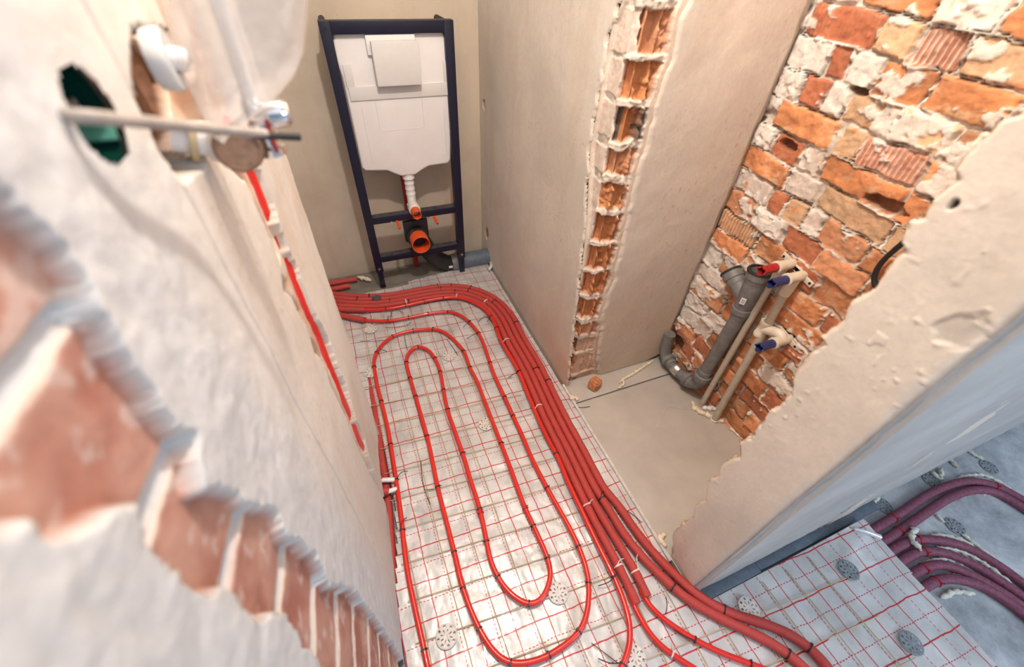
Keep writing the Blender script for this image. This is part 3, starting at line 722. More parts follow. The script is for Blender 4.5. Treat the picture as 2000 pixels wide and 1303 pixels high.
# ================================================================== TUBES
def path(px, z, step=0.012, it=4): return smooth_path(spline([P(u, v, z) for u, v in px], step), it)
def tie(parent, pts, u, v, r, mat, tail=0.0, ang=None, zt=None, name='cable_tie', width=0.0036):
    t = P(u, v, pts[0].z); i = min(range(len(pts)), key=lambda k: (pts[k] - t).length)
    p = pts[i]; T = (pts[min(i + 1, len(pts) - 1)] - pts[max(i - 1, 0)]).normalized()
    q = T.to_track_quat('Z', 'Y').to_matrix(); mb = MB()
    n = 18; w = width / 2; o_, i_ = r + 0.0018, r - 0.0005
    mb.lathe(p - T * w, p + T * w, [(0, i_), (0, o_), (2 * w, o_), (2 * w, i_)], n, cap=False)
    S = Vector((T.y, -T.x, 0)).normalized()
    sgn = 1 if random.random() < 0.5 else -1
    hd = p + S * sgn * r * 0.6 + Vector((0, 0, r * 0.85)); mb.box(hd, (0.0055, 0.0050, 0.0045), q)
    if tail:
        a = random.uniform(0, 6.28) if ang is None else ang
        dirv = Vector((math.cos(a), math.sin(a), 0.0)); e = hd + dirv * tail; 
        e.z = max(0.004, hd.z - tail * 0.25)
        mid = (hd + e) / 2 + Vector((0, 0, tail * 0.18)) + Vector((-dirv.y, dirv.x, 0)) * tail * 0.12
        mb.tube(spline([hd, mid, e], 0.004), 0.0014, 6)
    return mb.build(name, mat, parent)
def tube_thing(name, px, z, r, mat, label, cat, ties=(), tmat='black', rings=14, pts=None):
    pts = pts or path(px, z)
    base = empty(name, (pts[0].x, pts[0].y, 0), label, cat)
    MB().tube(pts, r, rings).build('tube', mat, base)
    for t in ties:
        u, v = t[:2]; tl = t[2] if len(t) > 2 else random.choice([0.004, 0.006, 0.008]); an = t[3] if len(t) > 3 else None
        tie(base, pts, u, v, r, M[tmat if len(t) < 5 else t[4]], tl, an)
    return base, pts
R1 = 0.0079; Z1 = 0.0145
loopA = [(667, 616), (690, 621), (713, 625.6), (758, 627), (798, 620.6), (836, 613), (874, 609), (894, 613), (917, 629), (935, 651), (946.6, 677), (957, 709), (967, 736), (982, 768), (1002, 812), (1019.5, 849.5), (1039, 896), (1068, 952), (1095, 1000), (1119, 1044), (1139, 1091), (1150, 1139), (1146, 1200), (1125, 1242), (1074, 1279), (1037, 1293), (998, 1296), (969, 1278), (935, 1227), (904, 1149), (887, 1078), (874, 1027), (855, 952), (843, 893), (834, 852), (824, 817), (812, 775), (801, 739), (793.5, 709.5), (795, 695), (803, 683), (817, 677), (836, 683), (850, 701), (860, 727), (866, 762), (874, 800), (882.5, 826), (907, 896), (918, 935), (937, 994), (950, 1055.5), (957, 1091), (972, 1127), (996, 1159), (1032, 1181), (1057, 1173), (1071, 1146), (1076, 1118), (1069, 1088), (1042, 1027), (1023, 986), (1003, 931), (979, 867), (964, 829), (944, 777), (930.6, 742), (917.5, 718), (906, 686), (882.5, 660), (863.5, 647), (844.5, 643), (806.6, 646), (767, 657), (742.5, 677.5), (731, 701), (731, 718), (736.6, 753), (745, 785), (757, 835), (767, 896), (773.5, 938), (784, 1013), (787, 1044), (795.6, 1115), (811, 1190), (826, 1258), (835, 1303), (850, 1370)]
tiesA = [(758, 627, .03), (798, 620), (836, 613), (874, 609), (917, 629, .05, 3.6), (935, 651, .06, 3.3), (957, 709), (1002, 812), (979+20, 770), (1068, 952), (1130, 1064), (1150, 1137), (1130, 1238), (1074, 1281), (998, 1296), (937, 1222), (906, 1147), (887, 1078), (855, 952, .02, 0), (834, 852), (812, 775), (801, 739), (793.5, 709), (817, 677, .012, 1.6), (848, 700), (860, 727), (866, 762), (874, 800), (905, 888), (938, 994), (950, 1055), (972, 1127), (1032, 1184), (1069, 1088), (1042, 1027), (979, 867), (906, 686), (917.5, 718), (844, 643), (806.6, 646), (767, 657), (731, 690, .05, -0.1), (731, 718), (745, 785), (765, 869), (773.5, 938, .045, .5), (785, 1037, .045, 1.0), (826, 1272, .015, 0)]
B, ptsA = tube_thing('heating_tube', loopA, Z1, R1, M['tube'], 'thin bright red heating tube looping as a double spiral on the grid foil', 'heating tube', tiesA)
jk = [p for p in ptsA[:int(0.2 / 0.012)]]
# red sleeve at the start of the loop and small red spacer clips on it
MB().tube(path([(600, 600), (640, 607), (667, 616), (690, 621), (713, 625.6)], 0.0165), 0.0150, 14).build('sleeve', M['jacket'], B)
for (u, v) in ((945, 1003), (1026, 991)):
    tie(B, ptsA, u, v, R1 + 0.001, M['red_tie'], 0.018, 0.3, name='clip', width=0.005)
# second bright tube, at the inner side of the bundle
tB = [(600, 594), (667, 604.6), (713, 605.4), (754, 603.7), (792, 597), (828.5, 588.5), (865, 582), (891, 580.7), (917.5, 587), (943.7, 601.6), (959.7, 619), (970, 641), (978.7, 666), (996, 695), (1013.7, 727), (1040, 791), (1066, 849.5), (1091, 896), (1108, 938), (1135.6, 996), (1163, 1054), (1190, 1108), (1210, 1152), (1224, 1193), (1231, 1227), (1229, 1265), (1217, 1299), (1190, 1350)]
tiesB = [(754, 603), (792, 597), (828.5, 588.5), (865, 582), (959.7, 617, .04, 3.9), (970, 641, .012), (1013.7, 727, .06, 3.3), (1088, 885), (1200, 1121, .06, 3.2), (1219, 1297, .06, 2.6)]
B2, ptsB = tube_thing('heating_tube', tB, 0.0195, 0.0084, M['tube'], 'bright red heating tube hugging the inner side of the thick pipe bundle', 'heating tube', tiesB)
MB().tube(path([(600, 594), (640, 603), (667, 604.6), (690, 605.3), (713, 605.4)], 0.0165), 0.0150, 14).build('sleeve', M['jacket'], B2)

# thick insulated pipes: run parallel to the inner tube, outwards
RJ = 0.0137; ZJ = 0.0175
core = smooth_path(spline([P(u, v, ZJ) for u, v in tB[:20]], 0.02), 10)
def offset(pts, d):
    out = []
    for i, p in enumerate(pts):
        T = (pts[min(i + 1, len(pts) - 1)] - pts[max(i - 1, 0)]); S = Vector((-T.y, T.x, 0)).normalized()
        out.append(p + S * d)
    return out
def part_of(pts, v0, v1): return pts
tails = {1: [(1236, 1160), (1243, 1180)], 2: [(1252, 1135), (1264, 1166)],
         3: [(1182, 976), (1199, 1013), (1223, 1054), (1250, 1084), (1284, 1118), (1315, 1151), (1362, 1185), (1416, 1212), (1470, 1238), (1515, 1256), (1540, 1271), (1563, 1292), (1610, 1345)],
         4: [(1197, 966), (1226, 1016), (1259, 1061), (1293, 1099), (1327, 1131), (1360, 1164), (1385, 1181), (1414, 1195), (1470, 1211), (1524, 1228), (1553, 1243), (1582, 1258), (1607, 1286), (1640, 1335)]}
lab = {1: 'thick red insulated pipe next to the thin tube, its sleeve ending first near the doorway', 2: 'thick red insulated pipe second from the thin tube, cut off by the doorway',
       3: 'thick red insulated pipe, inner one of the two that sweep right past the doorway corner', 4: 'outermost thick red insulated pipe, running along the right wall and past the corner'}
JP = {}
for k in (1, 2, 3, 4):
    off = offset(core, 0.0236 + 0.0282 * (k - 1))
    keep = [p for p in off if not (k > 2 and p.y < 0.36 and p.x > 0.3) and not (p.y < 0.26)]
    ctrl = keep[::3]
    ctrl = [p for p in ctrl if not (k > 2 and p.y < 0.40 and p.x > 0.3)]
    pts = smooth_path(spline(ctrl + [P(u, v, ZJ) for u, v in tails[k]], 0.012), 30)
    e = empty('insulated_pipe', (pts[0].x, pts[0].y, 0), lab[k], 'insulated pipe', 'thick red insulated pipes in the bundle')
    def rj(i, n, k=k):
        return RJ * (1 + 0.035 * math.sin(i * 0.9 + k)) 
    MB().tube(pts, RJ, 16, rf=rj).build('sleeve', M['jacket'], e); JP[k] = (e, pts)
def jt(k, u, v, mat='black', tail=0.008, ang=None): tie(JP[k][0], JP[k][1], u, v, RJ, M[mat], tail, ang, width=0.0038)
for k, u, v in ((1, 800, 590), (2, 760, 585), (3, 705, 575), (4, 725, 566), (4, 855, 549), (4, 925, 553), (3, 862, 556), (2, 892, 566), (4, 885, 547), (3, 920, 562), (3, 980, 582), (4, 1017, 631), (3, 1049, 719), (4, 1073, 745)): jt(k, u, v)
jt(3, 1180, 972, 'black', .04, 0.6); jt(3, 1315, 1150); jt(4, 1412, 1196); jt(4, 1582, 1258); jt(3, 1541, 1273)
jt(1, 895, 570, 'white_tie', .01); jt(1, 790, 588, 'white_tie', .01); jt(2, 948, 590, 'white_tie', .03, 3.6); jt(1, 1000, 663, 'white_tie', .03, 3.6); jt(1, 1062, 792, 'white_tie', .02, 3.6)
jt(1, 1150, 984, 'white_tie', .03, 0.2); jt(1, 1215, 1105, 'white_tie', .04, 0.3); jt(2, 1236, 1118, 'white_tie', .06, 0.9)
tube_thing('heating_tube', [(1228, 1160), (1237, 1180), (1247, 1202), (1263, 1229), (1281, 1253), (1301, 1271), (1326, 1287), (1353, 1304), (1400, 1335)], Z1, R1, M['tube'], 'bright red heating tube leaving the cut sleeve, lower one of the two', 'heating tube', [(1317, 1284, .02, 1.0, 'white_tie')])
tube_thing('heating_tube', [(1250, 1150), (1258, 1167), (1272, 1188), (1301, 1213), (1330, 1233), (1357, 1249.5), (1398, 1271), (1434, 1285), (1466, 1297), (1510, 1314), (1560, 1335)], Z1, R1, M['tube'], 'bright red heating tube leaving the cut sleeve, upper one of the two', 'heating tube', [(1357, 1249, .07, 2.2), (1466, 1296)])
# two short red insulated pipes entering at far left
for pxs, lb in (([(600, 560), (650, 553), (697, 545)], 'short dark red insulated pipe end at the far wall, behind the bundle'), ([(600, 572), (650, 565), (683, 558)], 'short dark red insulated pipe end just in front of the one at the far wall')):
    pts = path(pxs, 0.012); e = empty('insulated_pipe', (pts[0].x, pts[0].y, 0), lb, 'insulated pipe'); MB().tube(pts, 0.0142, 14).build('sleeve', M['jacket'], e)
# dark red pipe sunk along the foot of the left wall
pts = path([(722, 740), (729, 782), (738, 835), (745, 896), (752, 930), (757, 976), (761, 1030), (765, 1090), (768, 1166), (772, 1230)], -0.014)
e = empty('insulated_pipe', (pts[0].x, pts[0].y, -0.03), 'dusty red insulated pipe sunk in the gap at the foot of the left wall', 'insulated pipe')
MB().tube(pts, 0.0150, 16).build('sleeve', M['jacket'], e)
for a, b_, c_, d_, lb in (((708, 900), (722, 925), (745, 938), (771, 937), 'short red sleeved pipe with bare white end coming out of the left wall, upper'), ((716, 945), (736, 958), (758, 960), (775, 955), 'short red sleeved pipe with bare white end coming out of the left wall, lower')):
    pts = smooth_path(spline([P(*a, 0.05), P(*b_, 0.035), P(*c_, 0.02)], 0.006), 3); e = empty('stub_pipe', (pts[0].x, pts[0].y, 0.0), lb, 'pipe')
    MB().tube(pts, 0.0135, 16).build('sleeve', M['jacket'], e)
    MB().tube(spline([P(*c_, 0.02), P(*d_, 0.016)], 0.006), 0.0082, 14).build('bare_end', M['white'], e)
# purple pipes on the concrete
PR = [[(1640, 1066), (1697, 1039), (1743, 1012), (1778, 989), (1813, 966), (1851, 949), (1894, 940), (1944, 949), (1998, 977), (2050, 1012)],
      [(1680, 1080), (1728, 1055), (1782, 1020), (1821, 993), (1859, 970), (1905, 957), (1948, 963), (1998, 992), (2050, 1026)],
      [(1700, 1100), (1755, 1068), (1786, 1055), (1836, 1056), (1894, 1072), (1952, 1106), (1998, 1140), (2050, 1186)],
      [(1740, 1110), (1780, 1084), (1803, 1077), (1840, 1079), (1894, 1099), (1952, 1134), (1998, 1166), (2050, 1210)],
      [(1760, 1140), (1797, 1113), (1836, 1103), (1882, 1116), (1952, 1154), (1998, 1186), (2050, 1228)],
      [(1780, 1170), (1815, 1141), (1855, 1130), (1913, 1143), (1963, 1172), (1998, 1198), (2050, 1240)]]
PL = ['purple insulated pipe on the concrete, closest to the stub wall', 'purple insulated pipe on the concrete, second from the stub wall', 'purple insulated pipe, upper one of the four that fan out to the right edge',
      'purple insulated pipe, second of the four that fan out to the right edge', 'purple insulated pipe, third of the four that fan out to the right edge', 'purple insulated pipe, lowest of the four that fan out to the right edge']
PP = []
for pxs, lb in zip(PR, PL):
    pts = path(pxs, -0.018); e = empty('insulated_pipe', (pts[0].x, pts[0].y, -0.035), lb, 'insulated pipe', 'purple insulated pipes on the concrete')
    MB().tube(pts, 0.0145, 16).build('sleeve', M['jacket_purple'], e); PP.append((e, pts))
for k, u, v in ((0, 1743, 1012), (1, 1758, 1036), (0, 1948, 950), (2, 1793, 1056), (3, 1806, 1078), (4, 1806, 1112), (5, 1826, 1138)): tie(PP[k][0], PP[k][1], u, v, 0.0145, M['red_tie'], 0.006, width=0.005)
# white foam beads by those pipes
FB = [([(1800, 1086 - 10), (1780, 1050), (1790, 1030)], .010, 'lump of whitish foam on top of the purple pipes at the foil edge'), ([(1795, 1062), (1830, 1045), (1880, 1055), (1905, 1070)], .007, 'whitish foam bead between the upper purple fan pipes'),
      ([(1830, 1068), (1880, 1078), (1930, 1105), (1985, 1148)], .007, 'whitish foam bead under the first purple fan pipe'), ([(1800, 1100), (1850, 1092), (1910, 1112), (1965, 1148)], .007, 'whitish foam bead under the second purple fan pipe'),
      ([(1830, 1125), (1880, 1125), (1930, 1142), (1960, 1165)], .007, 'whitish foam bead under the third purple fan pipe'), ([(1838, 1168), (1865, 1156), (1905, 1160)], .009, 'thick whitish foam bead below the lowest purple fan pipe'),
      ([(1875, 972), (1900, 962), (1960, 966)], .007, 'whitish foam bead along the inside of the upper purple pair'), ([(1868, 936), (1885, 930), (1920, 928), (1950, 940), (1975, 955)], .007, 'whitish foam bead along the outside of the upper purple pair'),
      ([(1886, 877), (1920, 898)], .008, 'short whitish foam bead on the concrete near the foot of the stub wall'), ([(1852, 896), (1872, 912)], .009, 'stubby whitish foam lump beside the perforated disc at the stub wall'), ([(1828, 1005), (1845, 1020)], .006, 'small whitish foam lump inside the curve of the purple pair'),
      ([(1878, 1042), (1930, 1082), (1950, 1096)], .007, 'diagonal whitish foam bead crossing the perforated disc on concrete'), ([(1820, 920), (1835, 935), (1838, 915)], .010, 'round whitish foam lump sitting on the disc at the stub wall'), ([(1700, 985), (1718, 970)], .008, 'whitish foam lump at the crack under the stub wall')]
def bead(pxs, r, label, z, mat='foam_cold', name='foam_bead'):
    pts = spline([P(u, v, z) for u, v in pxs], 0.005); n = len(pts); s_ = random.random() * 50
    pts = [p + Vector((math.sin(i * 1.1 + s_), math.cos(i * 1.7 + s_), 0)) * r * 0.18 for i, p in enumerate(pts)]
    def rf(i, n_):
        t = i / max(1, n_ - 1); e_ = min(1, 0.35 + 4 * min(t, 1 - t)); g = 0.8 + 0.35 * math.sin(i * 1.9 + s_) * math.sin(i * 0.7 + 2 * s_)
        return lambda a: r * e_ * g * (1 + 0.16 * math.sin(a * 3 + i * 1.3))
    return tag(MB().tube(pts, r, 12, rf=rf).build(name, M[mat], angle=80), label, 'foam')
for pxs, r, lb in FB: bead(pxs, r, lb, -0.028 if 'on top' not in lb else 0.0)
bead([(1112, 778), (1124, 777), (1130, 781)], .010, 'dirty white foam lump at the end of the corridor wall beside the edge strip', 0.012, 'foam')
bead([(1297, 1040), (1290, 1055), (1300, 1068)], .011, 'crumbly cream foam lump in the corner under the torn plaster', 0.012, 'foam')
bead([(1209, 748), (1220, 739), (1240, 728), (1262, 713), (1278, 703)], .007, 'cream foam bead along the foot of the niche back wall', 0.010, 'foam')
bead([(1215, 738), (1218, 750), (1207, 758)], .006, 'small cream foam squiggle beside the brick lump on the niche floor', 0.010, 'foam')
bead([(1352, 783), (1360, 800), (1385, 812), (1408, 822), (1415, 815)], .012, 'cream foam ring around the feet of the two beige water pipes', 0.010, 'foam')
bead([(1372, 796), (1390, 798), (1402, 800)], .013, 'white foam filling behind the feet of the beige water pipes', 0.010, 'white')
bead([(1425, 835), (1440, 848), (1450, 858)], .006, 'thin cream foam bead along the foot of the brick wall', 0.010, 'foam')
bead([(735, 968), (744, 1000), (750, 1040), (756, 1085), (762, 1130), (766, 1180), (771, 1230)], .006, 'white crumbly foam strip along the foot of the left wall', 0.008, 'strip')
bead([(698, 541), (712, 544), (725, 548)], .012, 'yellowish foam lump at the far wall beside the left frame leg', 0.010, 'foam')
bead([(952, 505), (960, 515), (955, 528)], .012, 'white foam lump around the grey pipe at the far right corner', 0.012, 'offwhite')

# perforated discs
def disc(u, v, label, mat='disc', z=0.006, r=0.030, tilt=0.0):
    c = P(u, v, z); bm = bmesh.new(); n = 72
    rad = [0.13, 0.30, 0.55, 0.66, 0.88, 1.0]; rings = [[bm.verts.new((r * q * math.cos(2 * math.pi * i / n), r * q * math.sin(2 * math.pi * i / n), 0.0014 if q < 0.9 else 0.0005)) for i in range(n)] for q in rad]
    cen = bm.verts.new((0, 0, 0.001))
    for i in range(n): bm.faces.new((cen, rings[0][i], rings[0][(i + 1) % n]))
    for k in range(5):
        for i in range(n):
            hole = (k == 1 and (i % 9) in (3, 4)) or (k == 3 and ((i + 4) % 9) in (3, 4, 5)) 
            if not hole: bm.faces.new((rings[k][i], rings[k + 1][i], rings[k + 1][(i + 1) % n], rings[k][(i + 1) % n]))
    me = bpy.data.meshes.new('insulation_disc'); bm.to_mesh(me); bm.free()
    o = link('insulation_disc', me, M[mat], None, False); o.location = c; o.rotation_euler = (tilt, 0, random.uniform(0, 6))
    md = o.modifiers.new('thick', 'SOLIDIFY'); md.thickness = 0.0022; md.offset = -1
    md2 = o.modifiers.new('bev', 'BEVEL'); md2.width = 0.0004; md2.limit_method = 'ANGLE'
    return tag(o, label, 'fastener')
disc(724, 643, 'white perforated disc near the left wall, by the start of the loop')
disc(725, 727, 'white perforated disc half covered by the left leg of the outer loop')
disc(877, 695, 'white perforated disc between the inner loop and the next tube')
disc(949, 828, 'translucent perforated disc beneath the foil between two straight tubes', z=0.004)
disc(872, 1243, 'round white perforated disc near the bottom, left of the spiral')
disc(1090, 1158, 'white perforated disc beside the lower bend of the inner loop')
disc(1240, 1283, 'white perforated disc under the bright tube at the bottom edge')
disc(1463, 1187, 'white perforated disc beside the thick pipes past the doorway corner')
disc(1658, 1113, 'grey perforated disc on the foil near its lifted corner', 'disc_grey')
disc(1780, 1256, 'grey perforated disc on the foil near the right bottom corner', 'disc_grey')
disc(1725, 987, 'dusty perforated disc on concrete beside the stub wall, next to the purple pair', 'disc_grey', -0.032)
disc(1820, 938, 'dusty perforated disc on concrete under a round foam lump', 'disc_grey', -0.032)
disc(1932, 912, 'dusty perforated disc on concrete near the right picture edge', 'disc_grey', -0.032)
disc(1866, 1028, 'dusty perforated disc on concrete inside the curve of the purple pipes', 'disc_grey', -0.032)
disc(735, 582, 'dark perforated disc lying on the thick pipe bundle near the left frame leg', 'disc_dark', 0.034, 0.024)
# loose black ties
def wire(pxs, label, z=0.007, r=0.0012, name='loose_tie', mat='black', cat='cable tie'):
    return tag(MB().tube(spline([P(u, v, z) for u, v in pxs], 0.005), r, 6).build(name, M[mat]), label, cat)
wire([(761, 633), (765, 610), (770, 604), (787, 611)], 'loose black tie bent over the tube in the shadow of the bundle', 0.014)
wire([(752, 640), (775, 639), (795, 635), (803, 629)], 'loose black tie lying on the foil below the far tube')
wire([(703, 666), (725, 667), (750, 664)], 'loose black tie lying left of the outer loop')
wire([(790, 655), (792, 670), (796, 684)], 'loose black tie above the left of the inner loop')
wire([(873, 662), (880, 672), (895, 694)], 'loose straight black tie lying between the loop and next tube')
wire([(934, 628), (948, 618), (960, 628)], 'small black tie crossed on the foil by the bundle bend')
wire([(822, 900), (824, 930), (830, 957), (840, 985)], 'thin black tie hooked on the net between the first two tubes')
wire([(832, 957), (848, 955)], 'short black tie stub beside the second tube')
wire([(1155, 1256), (1180, 1275), (1213, 1300)], 'long black tie pointing to the bottom edge beside the last bright tube')
wire([(1300, 1165), (1303, 1180), (1300, 1200)], 'thin black tie under the two thick sweeping pipes')
wire([(1220, 995), (1240, 1008), (1252, 1020)], 'thin black tie at the edge strip beside the outermost pipe')
wire([(1120, 795), (1140, 796), (1152, 794)], 'short black tie lying on the grey niche board', 0.007)
wire([(1356, 803), (1320, 797), (1308, 795), (1290, 812), (1283, 835)], 'thin translucent thread lying on the grey niche board', 0.007, 0.0006, 'thread', 'white_tie', 'thread')

# ================================================================== TOILET FRAME
YF = 1.907
fr = empty('toilet_frame', (0.277, YF, 0), 'dark blue steel wall frame holding a white cistern at the far wall', 'toilet frame')
zt = onY(750, 40, YF).z; xl = 0.031; xr_ = 0.520
for x0 in (xl, xr_ - 0.038):
    MB().box2((x0, YF, 0.10), (x0 + 0.038, YF + 0.04, zt), 0.002).build('side_rail', M['navy'], fr)
    f_ = MB().box2((x0 + 0.005, YF + 0.006, 0.0), (x0 + 0.033, YF + 0.034, 0.12), 0.001).build('foot', M['navy'], fr)
    MB().cyl((x0 + 0.019, YF - 0.006, 0.125), (x0 + 0.019, YF, 0.125), 0.006).build('bolt', M['steel'], fr)
    MB().lathe((x0 + 0.019, YF - 0.001, zt - 0.022), (x0 + 0.019, YF + 0.01, zt - 0.022), [(0, 0.007), (0.002, 0.007)]).build('hole_plug', M['black'], fr)
    MB().cyl((x0 + 0.019 + (0.002 if x0 > .2 else 0), YF + 0.04, zt - 0.016), (x0 + 0.019, YB, zt - 0.016), 0.012).build('wall_spacer', M['rubber'], fr)
MB().box2((xl + 0.038, YF, zt - 0.040), (xr_ - 0.038, YF + 0.04, zt), 0.002).build('top_rail', M['navy'], fr)
for za, nm in ((onY(722, 440, YF).z, 'cross_bar'), (onY(738, 514, YF).z, 'cross_bar')):
    cb = MB().box2((xl + 0.036, YF, za - 0.002), (xr_ - 0.036, YF + 0.042, za + 0.030), 0.002).build(nm, M['navy'], fr)
    MB().box2((xl + 0.040, YF + 0.002, za + 0.030), (xr_ - 0.040, YF + 0.041, za + 0.0312)).build('dust', M['navy_dust'], cb)
zc1 = onY(722, 432, YF).z
# cistern
YC = 1.925
ol = [(657, 60), (862, 59), (868, 66), (873, 100), (873, 112), (877, 114), (878, 196), (881, 250), (881, 312), (876, 320), (838, 325), (826, 332), (812, 342), (785, 345), (770, 340), (757, 334), (714, 335), (706, 328), (690, 250), (668, 150), (656, 118), (649, 68)]
pts = [onY(u, v, YC) for u, v in ol]
bm = bmesh.new(); vs = [bm.verts.new(p) for p in pts]; f = bm.faces.new(vs)
r = bmesh.ops.extrude_face_region(bm, geom=[f])
for g in r['geom']:
    if isinstance(g, bmesh.types.BMVert): g.co.y += 0.105
bmesh.ops.recalc_face_normals(bm, faces=bm.faces)
bmesh.ops.bevel(bm, geom=[e for e in bm.edges if abs(e.verts[0].co.y - e.verts[1].co.y) < 1e-4], offset=0.010, segments=4, affect='EDGES', profile=0.5)
me = bpy.data.meshes.new('cistern'); bm.to_mesh(me); bm.free(); cis = link('cistern', me, M['white'], fr); me.set_sharp_from_angle(angle=math.radians(35))
def sub(mb, name, mat, par=None):
    o = mb.build(name, mat, None); o.parent = par or cis; o.matrix_parent_inverse = Matrix.Identity(4)
    # children of a part sit in the root's space
    if (par or cis).parent is not None: o.matrix_parent_inverse = ((par or cis).parent.matrix_world @ (par or cis).matrix_parent_inverse).inverted()
    return o
bpy.context.view_layer.update()
def rq(a, b_, y0, y1): # box between two image points on the cistern front
    p = onY(*a, YC); q = onY(*b_, YC); return (min(p.x, q.x), y0, min(p.z, q.z)), (max(p.x, q.x), y1, max(p.z, q.z))
p_, q_ = rq((656, 112), (878, 190), YC - 0.006, YC + 0.02); p_ = (onY(690, 190, YC).x - 0.012, p_[1], onY(770, 192, YC).z); q_ = (onY(876, 114, YC).x + 0.002, q_[1], onY(770, 165, YC).z)
sub(MB().box2(p_, q_, 0.003), 'insulation_band', M['offwhite'])
for xx in (p_[0] + 0.012, q_[0] - 0.012):
    sub(MB().box2((xx - 0.016, YC - 0.005, q_[2] - 0.004), (xx + 0.016, YC + 0.02, q_[2] + 0.075), 0.003), 'insulation_band', M['offwhite'])
pa, qa = onY(738, 90, 1.885), onY(822, 166, 1.885)
ac = sub(MB().box2((pa.x - 0.024, 1.885, qa.z), (pa.x + 0.152, YC + 0.01, qa.z + 0.148), 0.006), 'access_cover', M['offwhite'])
pb = onY(712, 70, YC - 0.012)
sub(MB().box2((pb.x, YC - 0.014, qa.z + 0.10), (pb.x + 0.185, YC + 0.01, pb.z + 0.004), 0.005), 'access_plate', M['white'])
# embossed panel outlines low on the tank
pc, qc = onY(733, 198, YC), onY(838, 250, YC)
def outline(x0, x1, z0, z1, y, r_=0.0012):
    mb = MB(); mb.tube([Vector((x0, y, z1)), Vector((x0, y, z0 + .008)), Vector((x0 + .008, y, z0)), Vector((x1 - .008, y, z0)), Vector((x1, y, z0 + .008)), Vector((x1, y, z1))], r_, 6); return mb
sub(outline(pc.x, pc.x + 0.19, qc.z + 0.004, pc.z, YC), 'embossed_panel', M['offwhite'])
for xx, (u, v) in ((1, (700, 210)), (2, (866, 210))):
    p = onY(u, v, YC); zb = onY(715, 320, YC).z
    sub(MB().tube([Vector((p.x if xx == 2 else p.x + 0.012, YC, p.z)), Vector((p.x if xx == 2 else p.x + 0.012, YC, zb)), Vector((p.x + (0.022 if xx == 1 else -0.016), YC, zb))], 0.0012, 6), 'embossed_line', M['offwhite'])
# flush pipe, ribbed
fx = onY(797, 345, 1.965); zt2 = fx.z + 0.03; zb2 = onY(803, 400, 1.965).z
prof = []; Lp = zt2 - zb2
for i in range(40):
    t = i / 39; rr = 0.0215 + (0.005 if t < 0.18 else 0) + 0.0022 * (1 if (i % 6) in (0, 1) else 0) * (1 if t < 0.72 else 0)
    prof.append((t * Lp, rr))
MB().lathe((fx.x, 1.955, zt2), (fx.x, 1.955, zb2), prof, 24).build('flush_pipe', M['white'], fr)
o1 = onY(815, 421, 1.83); 
MB().tube(spline([Vector((o1.x, 1.955, zb2 + 0.01)), Vector((o1.x, 1.952, zb2 - 0.012)), Vector((o1.x, 1.93, o1.z + 0.004)), Vector((o1.x, 1.905, o1.z))], 0.006), 0.025, 20).build('flush_bend', M['offwhite'], fr)
def open_pipe(c, y0, y1, r, wall, name, mat, parent):
    L_ = y1 - y0
    return MB().lathe((c.x, y0, c.z), (c.x, y1, c.z), [(0, r), (0, r), (L_, r), (L_, r - wall), (0.012, r - wall), (0.012, 0.0005)], 40, cap=False).build(name, mat, parent)
def open_pipe2(c, yback, yfront, r, wall, name, mat, parent):
    L_ = yback - yfront
    return MB().lathe((c.x, yback, c.z), (c.x, yfront, c.z), [(0, r), (L_, r), (L_ + 0.001, r - wall * 0.5), (L_, r - wall), (0.010, r - wall), (0.010, 0.001)], 40, cap=False).build(name, mat, parent)
open_pipe2(o1, 1.912, 1.83, 0.0215, 0.002, 'flush_connector', M['orange'], fr)
MB().lathe((o1.x, 1.905, o1.z), (o1.x, 1.88, o1.z), [(0, 0.028), (0.02, 0.028), (0.025, 0.023)], 30).build('seal_ring', M['offwhite'], fr)
o2 = onY(823, 479, 1.82)
open_pipe2(o2, 1.93, 1.82, 0.0455, 0.003, 'drain_connector', M['orange'], fr)
MB().box2((o2.x - 0.062, 1.918, o2.z - 0.03), (o2.x + 0.062, 1.94, o2.z + 0.085), 0.006).build('drain_bracket', M['black'], fr)
MB().lathe((o2.x, 1.94, o2.z), (o2.x, 1.888, o2.z), [(0, 0.054), (0.045, 0.054), (0.052, 0.048)], 40).build('drain_socket', M['rubber'], fr)
for (u, v, u2, v2) in ((776, 433, 787, 463), (848, 424, 859, 452)):
    s0 = onY(u, v, YF); e0 = onY(u2, v2, 1.83)
    a = Vector((s0.x, YF, s0.z)); b_ = Vector((s0.x, 1.840, s0.z)); MB().cyl(a, b_, 0.0072).build('stud_sleeve', M['orange'], fr)
    MB().cyl(b_ + Vector((0, 0.005, 0)), b_ + Vector((0, -0.016, 0)), 0.0042).build('stud', M['steel'], fr)
    MB().cyl((s0.x - 0.028, YF - 0.004, s0.z), (s0.x - 0.028, YF, s0.z), 0.006).build('bolt', M['steel'], fr)
